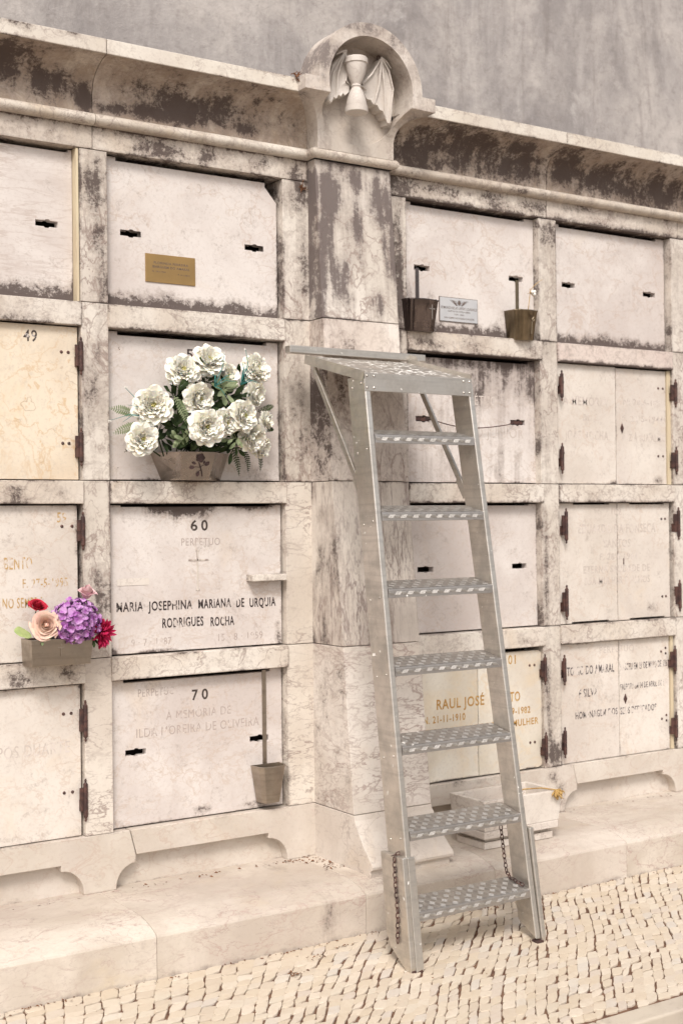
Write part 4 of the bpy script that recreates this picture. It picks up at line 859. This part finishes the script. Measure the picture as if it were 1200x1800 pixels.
# planter W : mirror steel half hexagon
t=thing('flower_box','polished steel trapezoid planter with a dark rose emblem holding the white peonies','planter',(.29,-.04,1.604))
yb_=YS-.001
def trap(z,x0,x1,x2,x3,y,ins=0.): return [(x0+ins,yb_,z),(x1+ins*.6,y+ins,z),(x2-ins*.6,y+ins,z),(x3-ins,yb_,z)]
rg=[trap(1.605,.212,.238,.344,.450,-.075),trap(1.607,.211,.237,.346,.451,-.076),trap(1.705,.168,.226,.364,.487,-.098),trap(1.705,.168,.226,.364,.487,-.098,.004),trap(1.615,.212,.238,.344,.450,-.075,.005)]
vs=[p for r_ in rg for p in r_]
part('body',MB().add(vs,[(i*4+k,i*4+(k+1)%4,(i+1)*4+(k+1)%4,(i+1)*4+k) for i in range(4) for k in range(4)]+[(3,2,1,0),(16,17,18,19)]),'steel',t,bevel=.0008)
em=MB(); 
def on(x,z): # front facet plane
    y=-.076+(z-1.607)/(1.705-1.607)*(-.098+.076); return (x,y-.0012,z)
def blob(pts): 
    b=[on(*p) for p in pts]; n=len(b); em.add(b+[(p[0],p[1]-.0015,p[2]) for p in b],[tuple(range(n)),tuple(range(2*n-1,n-1,-1))]+[(i,i+n,(i+1)%n+n,(i+1)%n) for i in range(n)])
cx_,cz_=.305,1.683
blob([(cx_+.0165*(1+.10*math.cos(5*a))*math.cos(a),cz_+.0155*(1+.10*math.cos(5*a))*math.sin(a)) for a in [k*math.pi/16 for k in range(32)]])
for r0 in (.006,.011): em.tube([on(cx_+r0*math.cos(a)*1.05,cz_+r0*math.sin(a)) for a in [k*.7 for k in range(8)]],.0012,5)
em.tube([on(.300,1.668),on(.308,1.650),on(.314,1.635),on(.318,1.618)],[.002,.0022,.0024,.002],6)
em.tube([on(.308,1.650),on(.292,1.651),on(.282,1.650)],.0012,5); em.tube([on(.308,1.652),on(.318,1.658),on(.328,1.660)],.0012,5); em.tube([on(.312,1.642),on(.303,1.636),on(.300,1.634)],.0012,5)
def lf(x,z,a,L,w): blob([(x+math.cos(a)*L*u-math.sin(a)*w*v,z+math.sin(a)*L*u+math.cos(a)*w*v) for u,v in ((0,0),(.25,.75),(.55,1),(.85,.55),(1,0),(.85,-.55),(.55,-1),(.25,-.75))])
lf(.285,1.650,R(185),.022,.007); lf(.290,1.661,R(160),.018,.005); lf(.326,1.655,R(45),.022,.007); lf(.301,1.637,R(262),.021,.0065); lf(.32,1.662,R(75),.012,.004)
part('rose_emblem',em,'dark_relief',t)
# foliage
def fern(base,tip,label,seed,w=.018,mat='leaf_light',sag=.01,group='fern fronds in the white bouquet'):
    q=random.Random(seed); a,b=Vector(base),Vector(tip); mb=MB(); n=13; L=(b-a).length; d=(b-a).normalized(); nrm=Vector((0,-1,0)); side=d.cross(nrm).normalized()
    pts=[a.lerp(b,i/n)+Vector((0,0,-sag*(i/n)**2+.0))+nrm*(.012*math.sin(math.pi*i/n)) for i in range(n+1)]
    mb.tube(pts,[.0012]*n+[.0005],4)
    for i in range(1,n+1):
        ww=w*math.sin(math.pi*(.15+.80*i/n))**.8
        for s in (-1,1):
            o=(side*s+d*.45).normalized(); petal_mb(mb,pts[i],o,nrm,ww*q.uniform(.85,1.1),ww*.36,.12,.02,q,.2,2,3)
    t=thing('fern_frond',label,'leaf',tuple(a),group); part('frond',mb,mat,t,smooth=True,fix=False)
def leafspray(c,label,seed,n=7,r=.04,L=.035,mat='leaf',group='green leaves in the white bouquet',dirz=0.,wd=.42,zmin=None):
    q=random.Random(seed); c=Vector(c); mb=MB(); t=thing('leaf_spray',label,'leaf',tuple(c),group)
    for k in range(n):
        a=q.uniform(0,6.28); p=c+Vector((math.cos(a)*r*q.random(),q.uniform(-.02,.02),math.sin(a)*r*q.random()))
        o=Vector((math.cos(a),q.uniform(-.6,-.1),math.sin(a)+dirz))
        if zmin and p.z+o.z*L<zmin: p.z=max(p.z,zmin); o.z=abs(o.z)*.5
        petal_mb(mb,p,o,Vector((0,-1,.3)),L*q.uniform(.7,1.2),L*wd*q.uniform(.8,1.2),.15,.03,q,.3,3,4)
        mb.tube([c,p],.0012,4)
    part('leaves',mb,mat,t,smooth=True,fix=False)
y=-.055
for i,(a,b,w,lb) in enumerate((((.075,y,1.83),(-.023,y,1.858),.020,'upper fern frond reaching furthest left from the white bouquet'),((.09,y,1.80),(-.009,y,1.772),.021,'lower fern frond at the left beneath the upper left one'),
 ((.12,y,1.76),(.030,y,1.707),.015,'short dark frond beneath the lower left peony'),((.22,y,1.86),(.150,y,1.931),.015,'fern frond rising above the large left peony'),
 ((.20,-.10,1.90),(.247,-.11,1.806),.020,'fern frond hanging in the gap left of the middle peony'),((.45,y,1.73),(.482,y,1.629),.015,'frond hanging right beside the planter, nearest to it'),
 ((.50,y,1.73),(.520,y,1.641),.014,'middle one of three fronds hanging at the lower right'),((.56,y,1.72),(.571,y,1.647),.012,'rightmost frond hanging at the lower right'),
 ((.56,y,1.86),(.632,y,1.890),.014,'small frond poking out at the right edge of the bouquet'),((.58,y,1.79),(.630,y,1.803),.012,'small frond just below the one poking out at the right edge'),((.215,-.10,1.92),(.245,-.11,1.965),.017,'short frond rising between the upper left and middle peonies'))):
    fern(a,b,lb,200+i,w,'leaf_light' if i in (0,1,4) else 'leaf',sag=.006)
for i,(c_,n,r_,L_,m,lb) in enumerate((((.22,-.08,1.79),16,.055,.034,'leaf','dark leaves filling the lower left gap of the white bouquet'),((.33,-.045,1.735),26,.07,.036,'leaf','dark leaves crowding the middle just above the planter rim'),((.34,-.06,1.96),14,.05,.036,'leaf','dark leaves behind the grass blades near the top'),
 ((.42,-.07,1.90),16,.055,.036,'leaf','dark leaves between the middle and upper right peonies'),((.26,-.11,1.742),12,.05,.030,'leaf','leaves hanging over the left half of the planter rim'),((.45,-.09,1.745),14,.04,.032,'leaf','leaves hanging over the right end of the planter rim'),
 ((.23,-.05,1.90),14,.05,.032,'leaf','dark leaves below the upper left peony'),((.34,-.07,1.84),14,.05,.034,'leaf','dark leaves around the yellow hearted peony'),((.16,-.05,1.77),14,.05,.034,'leaf','dark leaves behind the lower left peony'),
 ((.40,-.10,1.93),7,.03,.035,'leaf_light','lighter leaves just below the teal grass'),((.215,-.13,1.745),5,.03,.03,'leaf_light','light green leaves above the planter\'s left corner'),((.43,-.13,1.755),6,.025,.028,'leaf_light','light green leaves above the planter\'s right corner'),((.50,-.05,1.80),14,.05,.034,'leaf','dark leaves behind the hanging right peonies'),((.50,-.04,1.95),10,.05,.034,'leaf','dark leaves beside the upper right peonies'))):
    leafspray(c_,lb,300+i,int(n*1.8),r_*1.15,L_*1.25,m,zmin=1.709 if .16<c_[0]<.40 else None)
dk=MB(); q=random.Random(9)
dkt=None
def grass(base,tips,label,seed):
    q=random.Random(seed); mb=MB(); b=Vector(base); t=thing('grass_sprig',label,'grass',tuple(b),'teal grass sprigs in the white bouquet')
    for tp in tips:
        tp=Vector(tp); m=b.lerp(tp,.5)+Vector((q.gauss(0,.006),-.01,.012)); mb.tube([b,b.lerp(m,.6),m,m.lerp(tp,.6),tp],[.0016,.0016,.0014,.0011,.0006],4)
    part('blades',mb,'teal',t,smooth=True)
    fb=MB()
    for tp in tips[:2]:
        for _ in range(4):
            p=Vector(tp)+Vector((q.gauss(0,.004),0,q.gauss(0,.004))); fb.lathe([(0,-.003),(.003,0),(0,.003)],p,5)
    part('blossoms',fb,'white_bit',t)
Y=-.15
grass((.335,Y,1.935),[(.375,Y,2.055),(.31,Y,1.985),(.415,Y,1.985),(.40,Y,1.965),(.385,Y,1.895),(.365,Y,2.0),(.425,Y,1.955),(.35,Y,1.98)],'teal grass sprig in the middle, arching over the dark leaves',1)
grass((.440,Y,1.945),[(.462,Y,2.075),(.475,Y,2.015),(.49,Y,1.96),(.52,Y,1.955),(.448,Y,2.03),(.47,Y,1.99),(.50,Y,2.0),(.455,Y,2.01)],'teal grass sprig standing beside the upper right peony',2)
grass((.075,-.11,1.825),[(.010,-.11,1.92),(-.045,-.11,1.805),(.0,-.11,1.80),(.02,-.11,1.86)],'thin teal grass sprig at the left end of the bouquet',3)
# box pot with mixed flowers
t=thing('flower_box','plain tin flower box with a small cross hanging on the stile, holding purple flowers','planter',(-.23,-.06,.977),)
mb=MB(); q4=lambda x0,x1,y0,y1,z:[(x0,y0,z),(x1,y0,z),(x1,y1,z),(x0,y1,z)]
vs=q4(-.325,-.120,-.098,-.004,.980)+q4(-.330,-.114,-.105,-.004,1.070)+q4(-.327,-.117,-.102,-.007,1.070)+q4(-.322,-.124,-.094,-.008,.985)
mb.add(vs,[(3,2,1,0)]+[(i*4+k,i*4+(k+1)%4,(i+1)*4+(k+1)%4,(i+1)*4+k) for i in range(3) for k in range(4)]+[(12,13,14,15)])
part('body',mb,'tin',t,bevel=.0015)
part('cross',MB().box(-.2275,-.2245,-.1055,-.100,1.012,1.053).box(-.2375,-.2145,-.1057,-.1002,1.038,1.0415),'tin',t,bevel=.0006)
GR='mixed flowers in the tin flower box'
def hydrangea(c,r,seed):
    q=random.Random(seed); c=Vector(c); t=thing('hydrangea_flower','large purple hydrangea head in the middle of the tin flower box','flower',tuple(c),GR); mb=MB()
    N=190
    mb.lathe([(0,-r*.86)]+[(r*.86*math.sin(a*math.pi/8),-r*.86*math.cos(a*math.pi/8)) for a in range(1,8)]+[(0,r*.86)],tuple(c),12)
    mb.v=[(c.x+(v[0]-c.x),c.y+(v[1]-c.y)*.7,v[2]) for v in mb.v]
    for k in range(N):
        z=1-2*(k+.5)/N; a=k*2.39996; d=Vector((math.cos(a)*math.sqrt(1-z*z),z,math.sin(a)*math.sqrt(1-z*z)))
        if d.y>.45: continue
        d=(d+Vector((q.gauss(0,.08),q.gauss(0,.08),q.gauss(0,.08)))).normalized(); p=c+Vector((d.x*r*1.05,d.y*r*.75,d.z*r*.93))*(q.uniform(.86,1.14)+.10*mnoise.noise(d*2.3)); e1,e2=frame(d); a0=q.uniform(0,1.5)
        for j in range(4):
            b=a0+j*math.pi/2; o=e1*math.cos(b)+e2*math.sin(b)+d*.35; petal_mb(mb,p,(o+Vector((q.gauss(0,.2),q.gauss(0,.2),q.gauss(0,.2)))),d,r*.25,r*.25,.2,.06,q,.1,2,3)
    part('florets',mb,'purple',t,smooth=True,fix=False)
    part('stem',MB().tube([c+Vector((0,.02,0)),(-.20,-.05,1.0)],.003,6),'stem',t)
hydrangea((-.172,-.095,1.124),.069,11)
def rose(c,d,r,label,mat,seed,n=5,cup=.9,cat='flower'):
    q=random.Random(seed); c=Vector(c); d=Vector(d).normalized(); e1,e2=frame(d); t=thing('rose_flower',label,cat,tuple(c),GR); mb=MB()
    # petals wrap a cup: each is a curved shell, tips rolled outward
    tot=n*3+2
    for k in range(4): mb.tube([c-d*r*.4+e1*.2*r*math.cos(k*1.6)*.4,c+d*r*.22+e1*r*.10*math.cos(k*1.6)+e2*r*.10*math.sin(k*1.6),c+d*r*.40],[r*.16,r*.15,r*.04],8)
    for k in range(tot):
        f=1-k/tot; a0=k*2.4; R0=r*(.12+.88*f**.9); H=r*(.95-.25*f)/cup*.9; wd=1.05+.55*(1-f); open_=.62*f; vs=[]; nu,nv=7,6
        for jv in range(nv+1):
            v=jv/nv; rr_=R0*(.30+(.70)*v**.7)*(1+open_*max(0,v-.5)); hh=-r*.55+H*1.35*(v-.35*open_*v*v-.9*f*max(0,v-.78)**1.3)
            for iu in range(nu+1):
                u=-1+2*iu/nu; a=a0+u*wd*(.55+.45*v); drop=.22*H*u*u*v; rj=rr_*(1+.05*math.sin(u*5+k))
                vs.append(c+(e1*math.cos(a)+e2*math.sin(a))*rj+d*(hh-drop))
        mb.add(vs,[(jv*(nu+1)+iu,jv*(nu+1)+iu+1,(jv+1)*(nu+1)+iu+1,(jv+1)*(nu+1)+iu) for jv in range(nv) for iu in range(nu)])
    part('petals',mb,mat,t,smooth=True,fix=False)
    part('stem',MB().tube([c-d*r*.3,c-d*r*.8+Vector((0,.01,-.02)),(-.23+.3*(c.x+.23),-.05,1.02)],.002,6),'stem',t)
    part('sepals',(lambda m_:[petal_mb(m_,c-d*r*.45,(e1*math.cos(k*1.26)+e2*math.sin(k*1.26)+d*.4),d,r*.7,r*.3,.3,.0,q) for k in range(5)] and m_)(MB()),'stem',t,fix=False)
rose((-.279,-.105,1.119),(-.3,-1,.15),.042,'open blush rose at the left of the tin flower box','blush',21,6)
rose((-.291,-.06,1.182),(.1,-.6,.9),.028,'small red rose above the blush one','red',22,5)
rose((-.127,-.085,1.214),(.1,-.35,1),.028,'pink rosebud standing above the purple hydrangea','pink',23,4,.62)
def mum(c,r,seed):
    q=random.Random(seed); c=Vector(c); t=thing('chrysanthemum_flower','ragged crimson chrysanthemum drooping from the right end of the tin flower box','flower',tuple(c),GR); mb=MB(); d=Vector((.45,-1,-.1)).normalized(); e1,e2=frame(d)
    for k in range(95):
        z=q.uniform(-.3,1); a=q.uniform(0,6.28); s=math.sqrt(max(0,1-z*z)); o=(e1*math.cos(a)+e2*math.sin(a))*s+d*z; o=Vector((o.x*.72,o.y,o.z*1.25)); petal_mb(mb,c,o,d+Vector((0,0,.01)),r*q.uniform(.8,1.05),r*.22,.25,.03,q,.1,2,3)
    part('petals',mb,'magenta',t,smooth=True,fix=False)
    part('stem',MB().tube([c,c+Vector((-.03,.02,.01)),(-.14,-.05,1.02)],.0025,6),'stem',t)
mum((-.080,-.088,1.080),.056,31)
def oneleaf(a,b,w,label,mat,up_=(0,-.6,.6)):
    q=random.Random(1); mb=MB(); a,b=Vector(a),Vector(b); petal_mb(mb,a,b-a,Vector(up_),(b-a).length,w,.12,.01,q,.3,4,6); t=thing('single_leaf',label,'leaf',tuple(a),GR); part('blade',mb,mat,t,smooth=True,fix=False)
oneleaf((-.325,-.09,1.088),(-.392,-.12,1.104),.052,'pale green leaf sticking out left of the tin flower box','leaf_pale')
leafspray((-.29,-.085,1.085),'small green leaves under the blush rose in the tin box',410,8,.02,.028,'leaf_light',GR)
leafspray((-.11,-.08,1.075),'small green leaves beside the crimson flower in the tin box',411,7,.02,.028,'leaf',GR)
leafspray((-.125,-.07,1.165),'white speckled filler sprig under the pink rosebud',412,9,.022,.016,'leaf_light',GR)
S.render.engine='CYCLES'
